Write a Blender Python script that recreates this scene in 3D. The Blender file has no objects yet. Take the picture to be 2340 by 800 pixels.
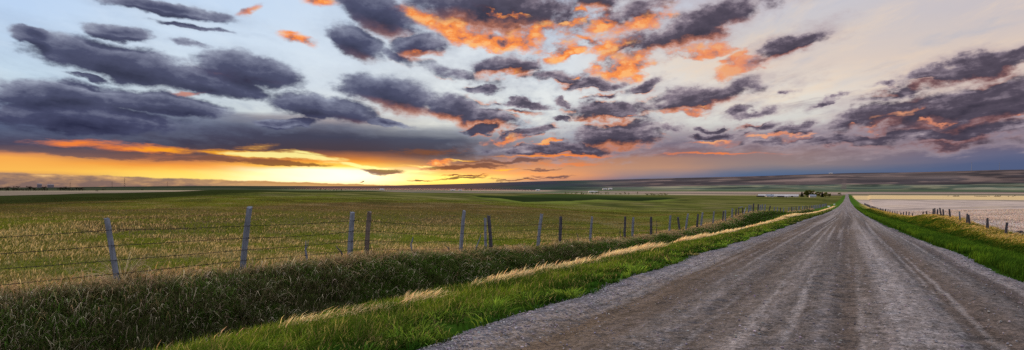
import bpy, bmesh, math, random
import numpy as np
from mathutils import Vector
scene = bpy.context.scene
C = scene.collection
scene.view_settings.view_transform = 'Standard'; scene.view_settings.look = 'None'
scene.view_settings.exposure = 0.0; scene.view_settings.gamma = 1.0
scene.cycles.max_bounces = 6; scene.cycles.diffuse_bounces = 2; scene.cycles.transmission_bounces = 4; scene.cycles.transparent_max_bounces = 6
scene.cycles.use_denoising = False
random.seed(7); R = np.random.default_rng(7)
EYE = 1.7
cam = bpy.data.cameras.new('camera'); co = bpy.data.objects.new('camera', cam); C.objects.link(co)
cam.sensor_fit = 'HORIZONTAL'; cam.sensor_width = 36.0; cam.lens = 36.0 * 1500.0 / 2340.0
cam.shift_y = 25.0 / 2340.0
cam.clip_start = 0.1; cam.clip_end = 60000
co.location = (0, 0, EYE); co.rotation_euler = (math.radians(90), 0, math.atan(766.0 / 1500.0))
scene.camera = co

# ------------------------------------------------------------------ sky
YAW = math.atan(766.0 / 1500.0)          # the camera looks left of the road's direction
SUN_AZ, SUN_EL = math.radians(-14.6), math.radians(5.0)

def lin(c):
    c = c / 255.0
    return c / 12.92 if c <= 0.04045 else ((c + 0.055) / 1.055) ** 2.4
def rgb(r, g, b):
    return (lin(r), lin(g), lin(b), 1.0)

class Sock:
    """A node socket with arithmetic."""
    def __init__(s, tree, sock): s.t, s.s = tree, sock
    def _m(s, op, *a, clamp=False):
        n = s.t.nodes.new('ShaderNodeMath'); n.operation = op; n.use_clamp = clamp
        for i, v in enumerate((s,) + a):
            if isinstance(v, Sock): s.t.links.new(v.s, n.inputs[i])
            else: n.inputs[i].default_value = v
        return Sock(s.t, n.outputs[0])
    def __add__(s, o): return s._m('ADD', o)
    def __sub__(s, o): return s._m('SUBTRACT', o)
    def __mul__(s, o): return s._m('MULTIPLY', o)
    def __truediv__(s, o): return s._m('DIVIDE', o)
    __radd__ = __add__; __rmul__ = __mul__
    def rsub(s, o):
        n = s.t.nodes.new('ShaderNodeMath'); n.operation = 'SUBTRACT'
        n.inputs[0].default_value = o; s.t.links.new(s.s, n.inputs[1]); return Sock(s.t, n.outputs[0])
    def max(s, o): return s._m('MAXIMUM', o)
    def min(s, o): return s._m('MINIMUM', o)
    def abs(s): return s._m('ABSOLUTE')
    def pow(s, o): return s._m('POWER', o)
    def clamp(s): return s._m('ADD', 0.0, clamp=True)
    def step(s, a, b, lo=0.0, hi=1.0):
        n = s.t.nodes.new('ShaderNodeMapRange'); n.interpolation_type = 'SMOOTHSTEP'
        s.t.links.new(s.s, n.inputs[0])
        for i, v in enumerate((a, b, lo, hi)): n.inputs[i + 1].default_value = v
        return Sock(s.t, n.outputs[0])
    def lmap(s, a, b, lo=0.0, hi=1.0):
        n = s.t.nodes.new('ShaderNodeMapRange')
        s.t.links.new(s.s, n.inputs[0])
        for i, v in enumerate((a, b, lo, hi)): n.inputs[i + 1].default_value = v
        return Sock(s.t, n.outputs[0])
def combine(t, x, y, z=0.0):
    n = t.nodes.new('ShaderNodeCombineXYZ')
    for i, v in enumerate((x, y, z)):
        if isinstance(v, Sock): t.links.new(v.s, n.inputs[i])
        else: n.inputs[i].default_value = v
    return n.outputs[0]
def noise(t, vec, scale, detail=4.0, rough=0.55, dist=0.0, color=False):
    n = t.nodes.new('ShaderNodeTexNoise'); t.links.new(vec, n.inputs['Vector'])
    n.inputs['Scale'].default_value = scale; n.inputs['Detail'].default_value = detail
    n.inputs['Roughness'].default_value = rough; n.inputs['Distortion'].default_value = dist
    if color:
        sp = t.nodes.new('ShaderNodeSeparateXYZ'); t.links.new(n.outputs['Color'], sp.inputs[0])
        return [Sock(t, o) for o in sp.outputs]
    return Sock(t, n.outputs[0])
def ramp(t, fac, stops, ease='LINEAR'):
    n = t.nodes.new('ShaderNodeValToRGB'); cr = n.color_ramp; cr.interpolation = ease
    stops = sorted(stops)
    while len(cr.elements) < len(stops): cr.elements.new(0.5)
    for e, (p, c) in zip(cr.elements, stops): e.position = p; e.color = c
    t.links.new(fac.s, n.inputs[0]); return n.outputs[0]
def mixc(t, fac, a, b, blend='MIX'):
    n = t.nodes.new('ShaderNodeMix'); n.data_type = 'RGBA'; n.blend_type = blend; n.clamp_factor = True
    if isinstance(fac, Sock): t.links.new(fac.s, n.inputs[0])
    else: n.inputs[0].default_value = fac
    for i, v in ((6, a), (7, b)):
        if isinstance(v, (tuple, list)): n.inputs[i].default_value = v
        else: t.links.new(v, n.inputs[i])
    return n.outputs[2]

DARK = [(-27.55, 13.43, 5.22, 0.68, -0.075, 1.0), (-36.22, 10.45, 2.02, 0.68, -0.1, 1.0), (-30.77, 9.25, 7.43, 1.64, -0.14, 1.0), (-24.86, 8.33, 4.95, 1.25, -0.17, 1.0), (-21.85, 9.3, 4.72, 1.49, -0.095, 1.0), (-30.98, 11.45, 2.47, 0.72, -0.1, 1.0), (-25.93, 12.23, 3.42, 0.24, -0.072, 0.55), (-26.23, 10.95, 1.96, 0.27, -0.105, 0.55), (-32.99, 8.03, 1.88, 0.29, -0.134, 0.6), (-34.73, 6.52, 5.15, 1.32, 0.012, 1.0), (-33.03, 4.97, 7.37, 1.47, -0.043, 1.0), (-28.24, 6.41, 5.91, 1.08, -0.1, 1.0), (-16.14, 6.62, 5.4, 1.32, -0.134, 1.0), (-10.83, 5.49, 2.49, 0.41, -0.142, 1.0), (-19.11, 5.21, 2.89, 0.51, 0.031, 1.0), (-10.32, 7.95, 5.35, 1.73, -0.141, 1.0), (-5.12, 6.85, 4.54, 1.29, -0.162, 1.0), (-2.38, 6.07, 3.46, 1.22, -0.123, 1.0), (-2.67, 4.95, 1.75, 0.53, 0.128, 1.0), (-2.57, 8.41, 1.79, 0.42, -0.063, 1.0), (0.48, 7.25, 3.1, 0.34, -0.077, 1.0), (-4.93, 9.85, 4.51, 0.49, -0.267, 0.5), (-13.38, 12.1, 2.99, 1.49, -0.345, 1.0), (-11.27, 14.52, 4.37, 2.02, -0.383, 1.0), (-8.14, 12.1, 2.74, 1.13, 0.188, 1.0), (-1.78, 15.3, 9.25, 2.37, -0.119, 1.0), (7.02, 16.04, 2.94, 1.14, -0.174, 0.8), (8.89, 14.57, 2.43, 0.91, 0.133, 0.6), (10.2, 12.21, 2.03, 0.83, 0.518, 0.6), (-10.01, 11.04, 1.64, 0.53, -0.428, 0.6), (-0.57, 10.33, 3.83, 0.99, -0.009, 1.0), (3.71, 9.39, 3.21, 0.65, 0.04, 1.0), (15.74, 13.22, 6.7, 1.47, 0.265, 1.0), (16.32, 12.95, 2.94, 1.17, 0.077, 1.0), (10.93, 14.83, 2.58, 0.9, 0.11, 0.7), (23.3, 11.36, 2.89, 0.81, 0.236, 1.0), (20.05, 10.03, 1.09, 0.36, 0.216, 0.6), (6.74, 8.8, 2.78, 0.57, 0.084, 1.0), (11.3, 8.6, 2.23, 0.49, 0.142, 1.0), (15.61, 7.36, 5.51, 1.1, 0.125, 1.0), (8.31, 6.43, 3.96, 0.91, -0.162, 1.0), (4.76, 7.53, 1.28, 0.34, 0.055, 1.0), (4.48, 6.01, 1.36, 0.3, 0.038, 1.0), (1.14, 4.7, 3.5, 0.53, 0.155, 1.0), (8.94, 4.37, 5.1, 1.36, 0.017, 1.0), (4.51, 3.15, 7.14, 0.84, 0.032, 1.0), (17.43, 4.26, 3.22, 0.44, 0.066, 1.0), (20.19, 6.03, 2.3, 0.43, 0.162, 1.0), (16.69, 4.94, 1.68, 0.26, 0.032, 1.0), (21.04, 5.1, 1.88, 0.32, 0.037, 1.0), (23.49, 4.76, 1.64, 0.53, 0.299, 1.0), (25.86, 6.63, 1.3, 0.24, 0.26, 1.0), (22.7, 7.53, 0.65, 0.21, 0.067, 0.8), (29.9, 5.54, 5.1, 1.06, 0.206, 1.0), (34.09, 5.95, 6.49, 1.46, 0.255, 1.0), (32.42, 7.96, 2.55, 0.55, 0.131, 1.0), (36.21, 8.5, 3.99, 0.86, 0.167, 1.0), (35.52, 5.35, 4.92, 1.43, 0.182, 1.0), (33.79, 3.98, 6.35, 0.83, 0.044, 0.8), (25.97, 3.69, 6.05, 0.55, 0.018, 0.6), (31.13, 7.04, 3.57, 0.46, 0.141, 0.7), (29.45, 7.6, 1.48, 0.27, -0.003, 1.0), (34.88, 8.22, 3.23, 0.38, 0.001, 0.5), (0.57, 6.65, 1.85, 0.31, -0.11, 0.6), (7.78, 7.9, 1.14, 0.34, 0.361, 0.6), (-17.74, 5.02, 1.13, 0.22, -0.024, 0.6), (13.31, 4.82, 1.43, 0.37, -0.164, 0.6), (20.97, 3.54, 5.15, 0.43, 0.012, 0.55), (33.92, 3.17, 5.14, 0.44, 0.001, 0.5)]
ORANGE = [(-16.15, 15.21, 2.16, 0.55, -0.068, 0.8), (-18.16, 12.18, 1.87, 0.51, -0.184, 0.8), (-18.77, 12.63, 1.16, 0.33, -0.061, 0.7), (-7.96, 14.37, 2.52, 0.95, -0.278, 1.0), (-4.94, 13.42, 3.56, 1.03, -0.27, 1.0), (-0.95, 12.56, 4.06, 1.07, -0.077, 1.0), (2.47, 12.99, 3.64, 0.92, 0.146, 1.0), (5.05, 13.89, 1.67, 0.53, 0.565, 0.8), (-1.14, 14.74, 2.31, 0.34, -0.261, 1.0), (0.57, 14.39, 1.86, 0.27, -0.208, 0.8), (5.48, 15.15, 0.88, 0.49, 0.028, 1.0), (-1.34, 11.85, 1.94, 0.46, -0.205, 0.6), (4.29, 11.42, 2.03, 0.76, 0.355, 0.9), (6.56, 12.69, 1.8, 0.46, -0.136, 0.7), (7.96, 14.07, 2.25, 1.13, 0.353, 0.95), (11.01, 14.12, 2.91, 0.97, 0.179, 0.75), (10.0, 10.4, 3.31, 1.2, 0.189, 1.0), (8.33, 12.2, 2.65, 0.91, 0.208, 0.85), (9.36, 11.84, 2.27, 1.06, 0.545, 0.9), (11.85, 11.29, 1.55, 0.6, 0.209, 0.7), (15.89, 11.2, 2.07, 0.51, 0.098, 0.8), (12.86, 14.27, 1.38, 0.37, 0.279, 0.5), (19.01, 9.71, 2.52, 0.87, 0.187, 0.9), (18.43, 10.56, 1.27, 0.51, 0.273, 0.7), (-3.15, 12.21, 1.09, 0.53, -0.199, 0.6), (-8.33, 11.5, 2.29, 0.45, 0.227, 0.7), (-0.19, 9.74, 1.06, 0.61, 0.35, 0.6), (5.52, 9.6, 1.26, 0.3, 0.049, 0.9), (7.69, 7.94, 0.8, 0.26, 0.311, 0.6), (14.74, 6.29, 1.76, 0.37, 0.062, 0.9), (16.33, 6.93, 1.89, 0.29, 0.108, 0.8), (10.1, 5.84, 2.05, 0.26, 0.058, 0.9), (-0.51, 4.19, 2.48, 0.53, 0.169, 0.9), (2.76, 3.88, 1.72, 0.23, 0.113, 0.9), (16.85, 3.75, 2.38, 0.26, 0.076, 0.8), (22.31, 4.22, 3.11, 0.21, 0.051, 0.8), (30.45, 5.43, 3.25, 0.49, 0.23, 0.75), (33.06, 4.88, 1.78, 0.26, 0.058, 0.9), (37.59, 4.86, 0.91, 0.18, 0.078, 0.8), (28.14, 4.55, 1.04, 0.17, 0.113, 0.8), (-26.15, 7.33, 2.03, 0.21, 0.149, 0.7), (-24.35, 8.96, 2.44, 0.49, -0.158, 0.35), (-21.79, 13.96, 1.54, 0.32, 0.368, 0.6), (-20.95, 8.67, 1.93, 0.25, -0.038, 0.35), (29.38, 7.59, 1.25, 0.23, -0.003, 0.6), (-6.46, 2.05, 1.6, 0.23, 0.029, 0.8)]
GLOW = [(-20.42, 2.45, 5.94, 0.25, -0.021, 1.1), (-17.37, 2.76, 2.2, 0.26, -0.106, 0.9), (-33.86, 3.12, 3.89, 0.38, -0.014, 0.9), (-28.75, 2.75, 4.84, 0.4, -0.045, 1.0), (-22.24, 2.61, 5.68, 0.35, -0.016, 1.1), (-17.45, 2.46, 4.84, 0.36, -0.072, 1.3), (-12.68, 1.71, 4.87, 0.3, -0.122, 1.1), (-21.27, 3.2, 2.29, 0.32, 0.071, 0.45), (-7.9, 1.22, 5.39, 0.34, -0.087, 0.6), (-3.04, 0.95, 3.5, 0.15, -0.088, 0.45), (-7.57, 1.66, 3.09, 0.19, -0.109, 0.9), (-0.95, 1.43, 2.54, 0.13, 0.039, 0.8), (-4.38, 2.17, 2.14, 0.11, -0.07, 0.8), (5.5, 1.78, 3.26, 0.11, 0.021, 0.5), (3.76, 2.53, 6.88, 0.15, 0.019, 0.9), (16.39, 2.64, 7.73, 0.15, 0.01, 0.75), (4.35, 1.86, 5.19, 0.19, 0.012, 0.5), (0.57, 0.52, 2.14, 0.1, -0.027, 0.8), (2.29, 1.18, 2.73, 0.15, 0.013, 0.5)]
BARS = [(-32.44, 2.3, 4.26, 0.48, -0.03, 1.0), (-24.79, 2.03, 5.42, 0.24, -0.009, 0.7), (-19.32, 1.91, 4.85, 0.25, -0.045, 0.9), (-11.02, 1.35, 2.05, 0.3, -0.015, 0.85), (-21.12, 1.89, 1.72, 0.14, 0.013, 0.5), (-4.18, 0.69, 3.1, 0.13, 0.063, 0.6), (-7.36, 2.83, 4.49, 0.45, 0.024, 0.35), (0.38, 0.57, 2.71, 0.1, -0.029, 0.6), (-12.86, 0.43, 0.32, 0.09, 0.204, 0.7), (-7.78, 0.4, 1.34, 0.08, 0.044, 0.8), (-4.17, 1.63, 4.64, 0.23, 0.035, 0.75), (0.19, 2.11, 5.22, 0.19, 0.026, 0.65), (-4.0, 0.91, 2.52, 0.11, 0.032, 0.7), (3.62, 0.86, 2.53, 0.15, 0.038, 0.55), (2.67, 1.49, 2.33, 0.11, 0.032, 0.5)]
COLS = [(-37.95, [(0.0, 150, 115, 95), (0.75, 215, 150, 90), (1.11, 250, 185, 85), (1.96, 248, 172, 80), (2.26, 215, 140, 88), (2.47, 110, 88, 92), (2.86, 76, 70, 90), (3.76, 68, 74, 102), (4.66, 86, 100, 132), (5.55, 146, 164, 190), (6.75, 200, 220, 232), (10.28, 194, 216, 240), (12.59, 188, 212, 242)]), (-27.17, [(0.0, 215, 150, 90), (0.51, 255, 222, 110), (1.12, 253, 206, 88), (1.6, 240, 150, 62), (2.07, 165, 104, 80), (2.48, 84, 70, 76), (3.39, 66, 63, 82), (4.58, 74, 76, 100), (5.52, 116, 124, 144), (6.09, 200, 212, 218), (9.26, 214, 228, 240), (14.15, 196, 217, 242)]), (-14.57, [(0.0, 255, 228, 150), (0.48, 255, 250, 226), (1.33, 255, 251, 230), (1.66, 255, 205, 70), (2.07, 240, 145, 40), (2.55, 170, 105, 70), (3.03, 76, 64, 72), (4.17, 68, 69, 88), (4.98, 96, 97, 114), (5.64, 166, 154, 154), (6.15, 222, 226, 224), (8.26, 220, 230, 238), (15.33, 202, 220, 241)]), (-5.71, [(0.0, 255, 200, 80), (0.72, 255, 220, 85), (1.06, 232, 145, 60), (1.71, 185, 115, 80), (2.28, 120, 95, 90), (2.77, 76, 68, 78), (3.98, 80, 84, 102), (4.74, 146, 150, 158), (5.31, 225, 226, 218), (8.49, 226, 232, 234), (15.74, 205, 216, 232)]), (3.05, [(0.0, 110, 115, 140), (0.5, 190, 130, 110), (0.95, 232, 150, 92), (1.53, 212, 145, 105), (2.29, 190, 130, 100), (2.67, 140, 105, 105), (4.0, 150, 145, 150), (4.76, 205, 205, 205), (5.89, 228, 230, 225), (9.26, 222, 228, 232), (15.8, 190, 202, 222)]), (12.41, [(0.0, 92, 104, 138), (0.56, 104, 110, 138), (1.01, 150, 130, 132), (1.53, 186, 142, 118), (2.35, 172, 130, 112), (2.65, 140, 108, 110), (3.73, 118, 108, 124), (4.36, 160, 155, 160), (5.21, 216, 216, 210), (7.6, 228, 226, 220), (10.15, 222, 215, 208), (15.47, 198, 202, 216)]), (21.14, [(0.0, 80, 98, 132), (0.82, 80, 102, 138), (1.21, 102, 112, 134), (1.71, 145, 128, 128), (2.6, 146, 122, 122), (3.52, 116, 100, 114), (4.34, 138, 128, 140), (4.98, 210, 210, 206), (7.26, 228, 222, 212), (9.7, 220, 205, 195), (12.11, 206, 200, 200), (14.8, 202, 202, 212)]), (37.95, [(0.0, 76, 92, 126), (1.6, 82, 94, 128), (2.2, 100, 102, 130), (2.71, 108, 100, 122), (3.76, 118, 108, 128), (4.36, 155, 146, 160), (5.85, 195, 182, 182), (7.34, 218, 198, 186), (9.69, 215, 198, 188), (12.59, 200, 192, 196)])]


def build_world():
    w = bpy.data.worlds.new('World'); bpy.context.scene.world = w; w.use_nodes = True
    t = w.node_tree; t.nodes.clear()
    tc = t.nodes.new('ShaderNodeTexCoord')
    rot = t.nodes.new('ShaderNodeVectorRotate'); rot.rotation_type = 'Z_AXIS'
    rot.inputs['Angle'].default_value = -YAW           # sky azimuth counted from the middle of the view
    t.links.new(tc.outputs['Generated'], rot.inputs['Vector'])
    sep = t.nodes.new('ShaderNodeSeparateXYZ'); t.links.new(rot.outputs[0], sep.inputs[0])
    X, Y, Z = [Sock(t, o) for o in sep.outputs]
    D = 180.0 / math.pi
    az = X._m('ARCTAN2', Y) * D
    el = Z._m('ARCSINE') * D
    # cloud layer seen in perspective
    zz = Z.max(0.0) + 0.085
    P = combine(t, X / zz, (Y / zz) * 0.42, 0.0)
    Pi = combine(t, X / zz, Y / zz, 0.0)
    flat = combine(t, az * 0.16, el, 0.0)                # horizontal banding near the horizon
    w1 = noise(t, P, 2.2, 4.0, 0.6, color=True)
    w2 = noise(t, Pi, 6.0, 7.0, 0.62, color=True)
    nf = noise(t, flat, 1.3, 6.0, 0.6)
    n_big = noise(t, P, 4.0, 7.0, 0.6)
    n_fine = noise(t, Pi, 11.0, 8.0, 0.66)
    puff = combine(t, az * 0.62, el)
    w3 = noise(t, puff, 0.42, 5.0, 0.6, color=True)
    n_puff = noise(t, puff, 0.8, 6.0, 0.58)
    n_pf2 = noise(t, puff, 2.4, 5.0, 0.6)
    sunward = ((az + 11.6) * -0.05).max(-1.0).min(1.0)
    puff_s = combine(t, (az + sunward * 1.0) * 0.62, el - 0.62)
    n_pufs = noise(t, puff_s, 0.8, 6.0, 0.58)
    relief = (n_puff - n_pufs) * 1.0
    rag = az.step(-12.0, 2.0, 0.5, 1.0)                   # smooth lenses on the left, torn clouds elsewhere
    n_soft = noise(t, P, 1.4, 4.0, 0.5)

    def columns(azs, els):
        outc, prev = None, None
        for a, st in COLS:
            m = els.lmap(0.0, 17.0)
            c = ramp(t, m, [(max(0, e) / 17.0, rgb(r, g, b)) for e, r, g, b in st])
            outc = c if outc is None else mixc(t, azs.step(prev, a), outc, c)
            prev = a
        return outc
    wob = (nf - 0.5)
    col = columns(az + (n_soft - 0.5) * 5.0, el + wob * el.lmap(0.3, 4.0, 0.25, 0.9))
    # thin cirrus, cream on the right, white on the left
    cir = noise(t, P, 3.0, 8.0, 0.68, 0.4)
    cirm = cir.step(0.42, 0.75) * el.step(4.5, 7.0)
    right = az.step(4.0, 16.0)
    cc = mixc(t, right, rgb(236, 240, 240), rgb(240, 214, 186))
    col = mixc(t, cirm * az.step(-16.0, 2.0, 0.2, 0.55), col, cc)
    cir2 = noise(t, P, 2.3, 7.0, 0.62, 0.6).step(0.5, 0.75) * el.step(6.0, 9.0) * right
    col = mixc(t, cir2 * 0.5, col, rgb(172, 180, 198))

    def field(lst, amp1, amp2, az_, el_):
        """highest of a set of lens shaped clouds, edges torn by the warps"""
        wa = az_ + (w1[0] - 0.5) * (amp1 * 2.0) + (w3[0] - 0.5) * rag * (amp2 * 5.5)
        we = el_ + (w1[1] - 0.5) * amp1 + (w3[1] - 0.5) * rag * (amp2 * 2.6)
        v = combine(t, wa, we)
        f = None
        for a, e, L, r, ang, wgt in lst:
            mp = t.nodes.new('ShaderNodeMapping'); mp.vector_type = 'TEXTURE'
            if f is None: t.links.new(v, mp.inputs[0])
            else:                                          # tied to the running value so that the shader works through them one by one
                ma = t.nodes.new('ShaderNodeVectorMath'); ma.operation = 'MULTIPLY_ADD'
                t.links.new(f.s, ma.inputs[0]); ma.inputs[1].default_value = (1e-7, 0, 0); t.links.new(v, ma.inputs[2])
                t.links.new(ma.outputs[0], mp.inputs[0])
            mp.inputs[1].default_value = (a, e, 0); mp.inputs[2].default_value = (0, 0, ang)
            mp.inputs[3].default_value = (L, r, 1)
            ln = t.nodes.new('ShaderNodeVectorMath'); ln.operation = 'LENGTH'
            t.links.new(mp.outputs[0], ln.inputs[0])
            d = Sock(t, ln.outputs['Value'])
            g = d.rsub(1.0) * wgt if wgt != 1.0 else d.rsub(1.0)
            f = g if f is None else f.max(g)
        return f
    tear = ((n_fine - 0.5) * 0.28 + (n_puff - 0.5) * 1.15 + (n_pf2 - 0.5) * 0.35) * rag + (n_big - 0.5) * rag.lmap(0.5, 1.0, 0.16, 0.45)
    # sunlit undersides
    fo = field(ORANGE, 1.0, 1.3, az, el) + tear * 1.25
    ao = fo.step(-0.15, 0.6)
    ocol = ramp(t, (n_pf2 * 0.35 + n_fine * 0.25 + fo * 0.22 + relief * 1.5 + 0.16).clamp(),
                [(0.22, rgb(112, 84, 92)), (0.36, rgb(176, 112, 94)), (0.48, rgb(236, 132, 72)), (0.62, rgb(252, 150, 70)), (0.78, rgb(255, 184, 112))])
    ocol = mixc(t, az.step(7.0, 24.0) * 0.7, ocol, rgb(220, 146, 122))
    ocol = mixc(t, az.step(-19.0, -24.0) * 0.8, ocol, rgb(176, 128, 128))
    col = mixc(t, ao * 0.95, col, ocol)
    # dark cloud bodies
    fd = field(DARK, 1.0, 1.0, az, el) + tear
    fu = field(DARK, 1.0, 1.0, az, el + 0.7) + tear
    left = az.step(-6.0, -16.0)
    ad = fd.step(-0.1, 0.42) * left.rsub(1.0) + fd.step(-0.02, 0.3) * left
    veil = (fd + (n_big - 0.5) * 1.5 + (n_pf2 - 0.5) * 0.4).step(-0.75, 0.45)
    col = mixc(t, veil * az.step(-16.0, 6.0, 0.22, 0.55), col, mixc(t, az.step(2.0, 18.0), mixc(t, az.step(-22.0, -6.0), rgb(140, 154, 180), rgb(152, 158, 176)), rgb(180, 162, 168)))
    thin = noise(t, P, 3.4, 8.0, 0.66, 0.5).step(0.5, 0.72) * (el - az.step(4.0, -6.0) * 2.6).step(2.4, 4.2) * el.step(10.5, 6.5)
    col = mixc(t, thin * az.step(-10.0, 4.0, 0.3, 0.5), col, mixc(t, az.step(2.0, 22.0), rgb(142, 156, 182), rgb(142, 128, 144)))
    shade = (fd * 0.5 + (fu - fd).max(-0.35).min(0.35) * 0.75 + ((n_big - 0.5) * 0.9 + (n_puff - 0.5) * 0.8 + (n_pf2 - 0.5) * 0.3) * rag.lmap(0.5, 1.0, 0.45, 1.0) - relief * 0.55).lmap(-0.25, 0.6)
    dl = ramp(t, shade, [(0.0, rgb(158, 165, 184)), (0.25, rgb(112, 116, 140)), (0.5, rgb(70, 73, 102)), (1.0, rgb(42, 44, 70))])
    dr = ramp(t, shade, [(0.0, rgb(170, 156, 164)), (0.25, rgb(124, 112, 126)), (0.5, rgb(80, 72, 88)), (1.0, rgb(54, 50, 66))])
    dcol = mixc(t, az.step(-12.0, 4.0), dl, dr)
    # a warm rim where the thin lower edge catches the sun
    rim = (fu - fd).step(0.02, 0.4) * az.step(-16.0, -4.0) * fd.step(0.75, 0.05)
    dcol = mixc(t, rim * az.step(30.0, 10.0, 0.35, 0.8), dcol, mixc(t, az.step(8.0, 24.0), rgb(244, 142, 78), rgb(214, 132, 112)))
    col = mixc(t, ad * 0.97, col, dcol)
    col = mixc(t, (fo + fd.max(-0.2) * -0.35).step(0.1, 0.75) * 0.85, col, ocol)      # rags hanging in front
    # glowing streaks low over the sun
    fg = field(GLOW, 0.7, 0.5, az, el) + (nf - 0.5) * 1.3 + (n_fine - 0.5) * 0.6
    ag = fg.step(0.02, 0.8)
    near = (az + 13.5).abs().step(26.0, 3.0)
    gcol = ramp(t, (near * 0.74 + fg * 0.42).clamp(), [(0.0, rgb(226, 128, 88)), (0.45, rgb(246, 132, 56)), (0.78, rgb(255, 172, 30)), (1.0, rgb(255, 238, 150))])
    col = mixc(t, ag * 0.95, col, gcol)
    fb = field(BARS, 0.8, 0.6, az, el) + (n_fine - 0.5) * 0.7 + (nf - 0.5) * 0.5
    bcol = mixc(t, near, rgb(98, 84, 94), rgb(132, 82, 52))
    col = mixc(t, fb.step(0.0, 0.4) * 0.85, col, bcol)
    # cloud bank standing on the left horizon
    bn = noise(t, combine(t, az * 0.55, 0.0), 1.0, 7.0, 0.6)
    top = az.lmap(-38.0, -10.0, 1.0, 0.1) + (bn - 0.5) * 0.42
    bank = ((top - el) * 9.0).clamp() * az.step(-2.0, -9.0)
    bt = noise(t, combine(t, az * 0.6, el * 2.2), 1.0, 5.0, 0.6)
    bkl = ramp(t, (bt + (top - el) * -0.25).clamp(), [(0.28, rgb(128, 104, 98)), (0.45, rgb(170, 132, 104)), (0.6, rgb(214, 166, 112)), (0.72, rgb(240, 196, 130))])
    bkr = ramp(t, (top - el).lmap(0.0, 0.5), [(0.0, rgb(170, 118, 60)), (0.4, rgb(205, 152, 92)), (1.0, rgb(226, 178, 118))])
    bk = mixc(t, az.step(-27.0, -18.0), bkl, bkr)
    col = mixc(t, bank * 0.97, col, bk)
    # the sun's own glow, behind the cloud
    da = (az - math.degrees(SUN_AZ) - 3.0) / 11.0; de = (el - 0.8) / 0.85
    gl = ((da * da + de * de) * -1.0)._m('EXPONENT') if False else Sock(t, ((da * da + de * de) * -1.0).s)
    ex = t.nodes.new('ShaderNodeMath'); ex.operation = 'EXPONENT'; t.links.new(gl.s, ex.inputs[0])
    ge = Sock(t, ex.outputs[0])
    addc = mixc(t, ge * bank.rsub(1.0) * fb.step(0.3, 0.0), (0, 0, 0, 1), (0.8, 0.52, 0.18, 1))
    col = mixc(t, 1.0, col, addc, 'ADD')
    # the rest of the sky: behind the camera and overhead, a paler clear dusk sky, overhead brightened further to light the ground
    aa = az.abs()
    rear = ramp(t, el.lmap(0.0, 90.0), [(0.0, rgb(120, 125, 155)), (0.12, rgb(190, 180, 190)), (0.3, rgb(225, 220, 225)), (1.0, rgb(215, 225, 240))])
    col = mixc(t, aa.step(48.0, 95.0).max(el.step(17.0, 34.0)), col, rear)
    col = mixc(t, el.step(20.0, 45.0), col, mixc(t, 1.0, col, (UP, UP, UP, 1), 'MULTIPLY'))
    # physical sky of the same low sun adds its own blue
    sky = t.nodes.new('ShaderNodeTexSky'); sky.sky_type = 'NISHITA'; sky.sun_disc = False
    sky.sun_elevation = SUN_EL; sky.sun_rotation = SUN_AZ - YAW
    bg0 = t.nodes.new('ShaderNodeBackground'); bg0.inputs[1].default_value = 0.05
    t.links.new(mixc(t, el.step(14.0, 40.0), (0, 0, 0, 1), sky.outputs[0]), bg0.inputs[0])
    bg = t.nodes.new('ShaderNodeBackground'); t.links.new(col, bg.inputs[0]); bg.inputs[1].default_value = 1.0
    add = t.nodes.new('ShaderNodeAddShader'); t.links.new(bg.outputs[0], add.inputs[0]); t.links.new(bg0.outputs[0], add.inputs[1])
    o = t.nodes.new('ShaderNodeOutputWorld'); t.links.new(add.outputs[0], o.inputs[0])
    w.cycles.sampling_method = 'MANUAL'; w.cycles.sample_map_resolution = 512
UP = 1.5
build_world()
sun = bpy.data.lights.new('sun', 'SUN'); sun.energy = 3.8; sun.angle = math.radians(2.0); sun.color = (1.0, 0.66, 0.34)
so = bpy.data.objects.new('sun', sun); C.objects.link(so)
_a = SUN_AZ - YAW
_d = Vector((math.sin(_a) * math.cos(SUN_EL), math.cos(_a) * math.cos(SUN_EL), math.sin(SUN_EL)))
so.rotation_euler = (-_d).to_track_quat('-Z', 'Y').to_euler()

# ------------------------------------------------------------------ helpers
SY, CY = math.sin(YAW), math.cos(YAW)
def tag(o, label=None, cat=None, group=None, kind=None):
    for k, v in (('label', label), ('category', cat), ('group', group), ('kind', kind)):
        if v: o[k] = v
    return o
def new_mat(name):
    m = bpy.data.materials.new(name); m.use_nodes = True
    m.node_tree.nodes.clear(); return m, m.node_tree
def out_mat(t, sh):
    o = t.nodes.new('ShaderNodeOutputMaterial'); t.links.new(sh, o.inputs[0])
def principled(t, col, rough=0.9, bump=None, spec=0.2):
    b = t.nodes.new('ShaderNodeBsdfPrincipled'); b.inputs['Roughness'].default_value = rough
    b.inputs['Specular IOR Level'].default_value = spec
    if isinstance(col, (tuple, list)): b.inputs['Base Color'].default_value = col
    else: t.links.new(col, b.inputs['Base Color'])
    if bump is not None:
        bn = t.nodes.new('ShaderNodeBump'); bn.inputs['Strength'].default_value = bump[1]; bn.inputs['Distance'].default_value = bump[2]
        t.links.new(bump[0].s, bn.inputs['Height']); t.links.new(bn.outputs[0], b.inputs['Normal'])
    return b.outputs[0]
def attr(t, name='tint'):
    a = t.nodes.new('ShaderNodeAttribute'); a.attribute_name = name; return a.outputs['Color']
def objpos(t):
    return t.nodes.new('ShaderNodeTexCoord').outputs['Object']
def scaled(t, v, s):
    n = t.nodes.new('ShaderNodeVectorMath'); n.operation = 'MULTIPLY'
    t.links.new(v, n.inputs[0]); n.inputs[1].default_value = s; return n.outputs[0]
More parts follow.
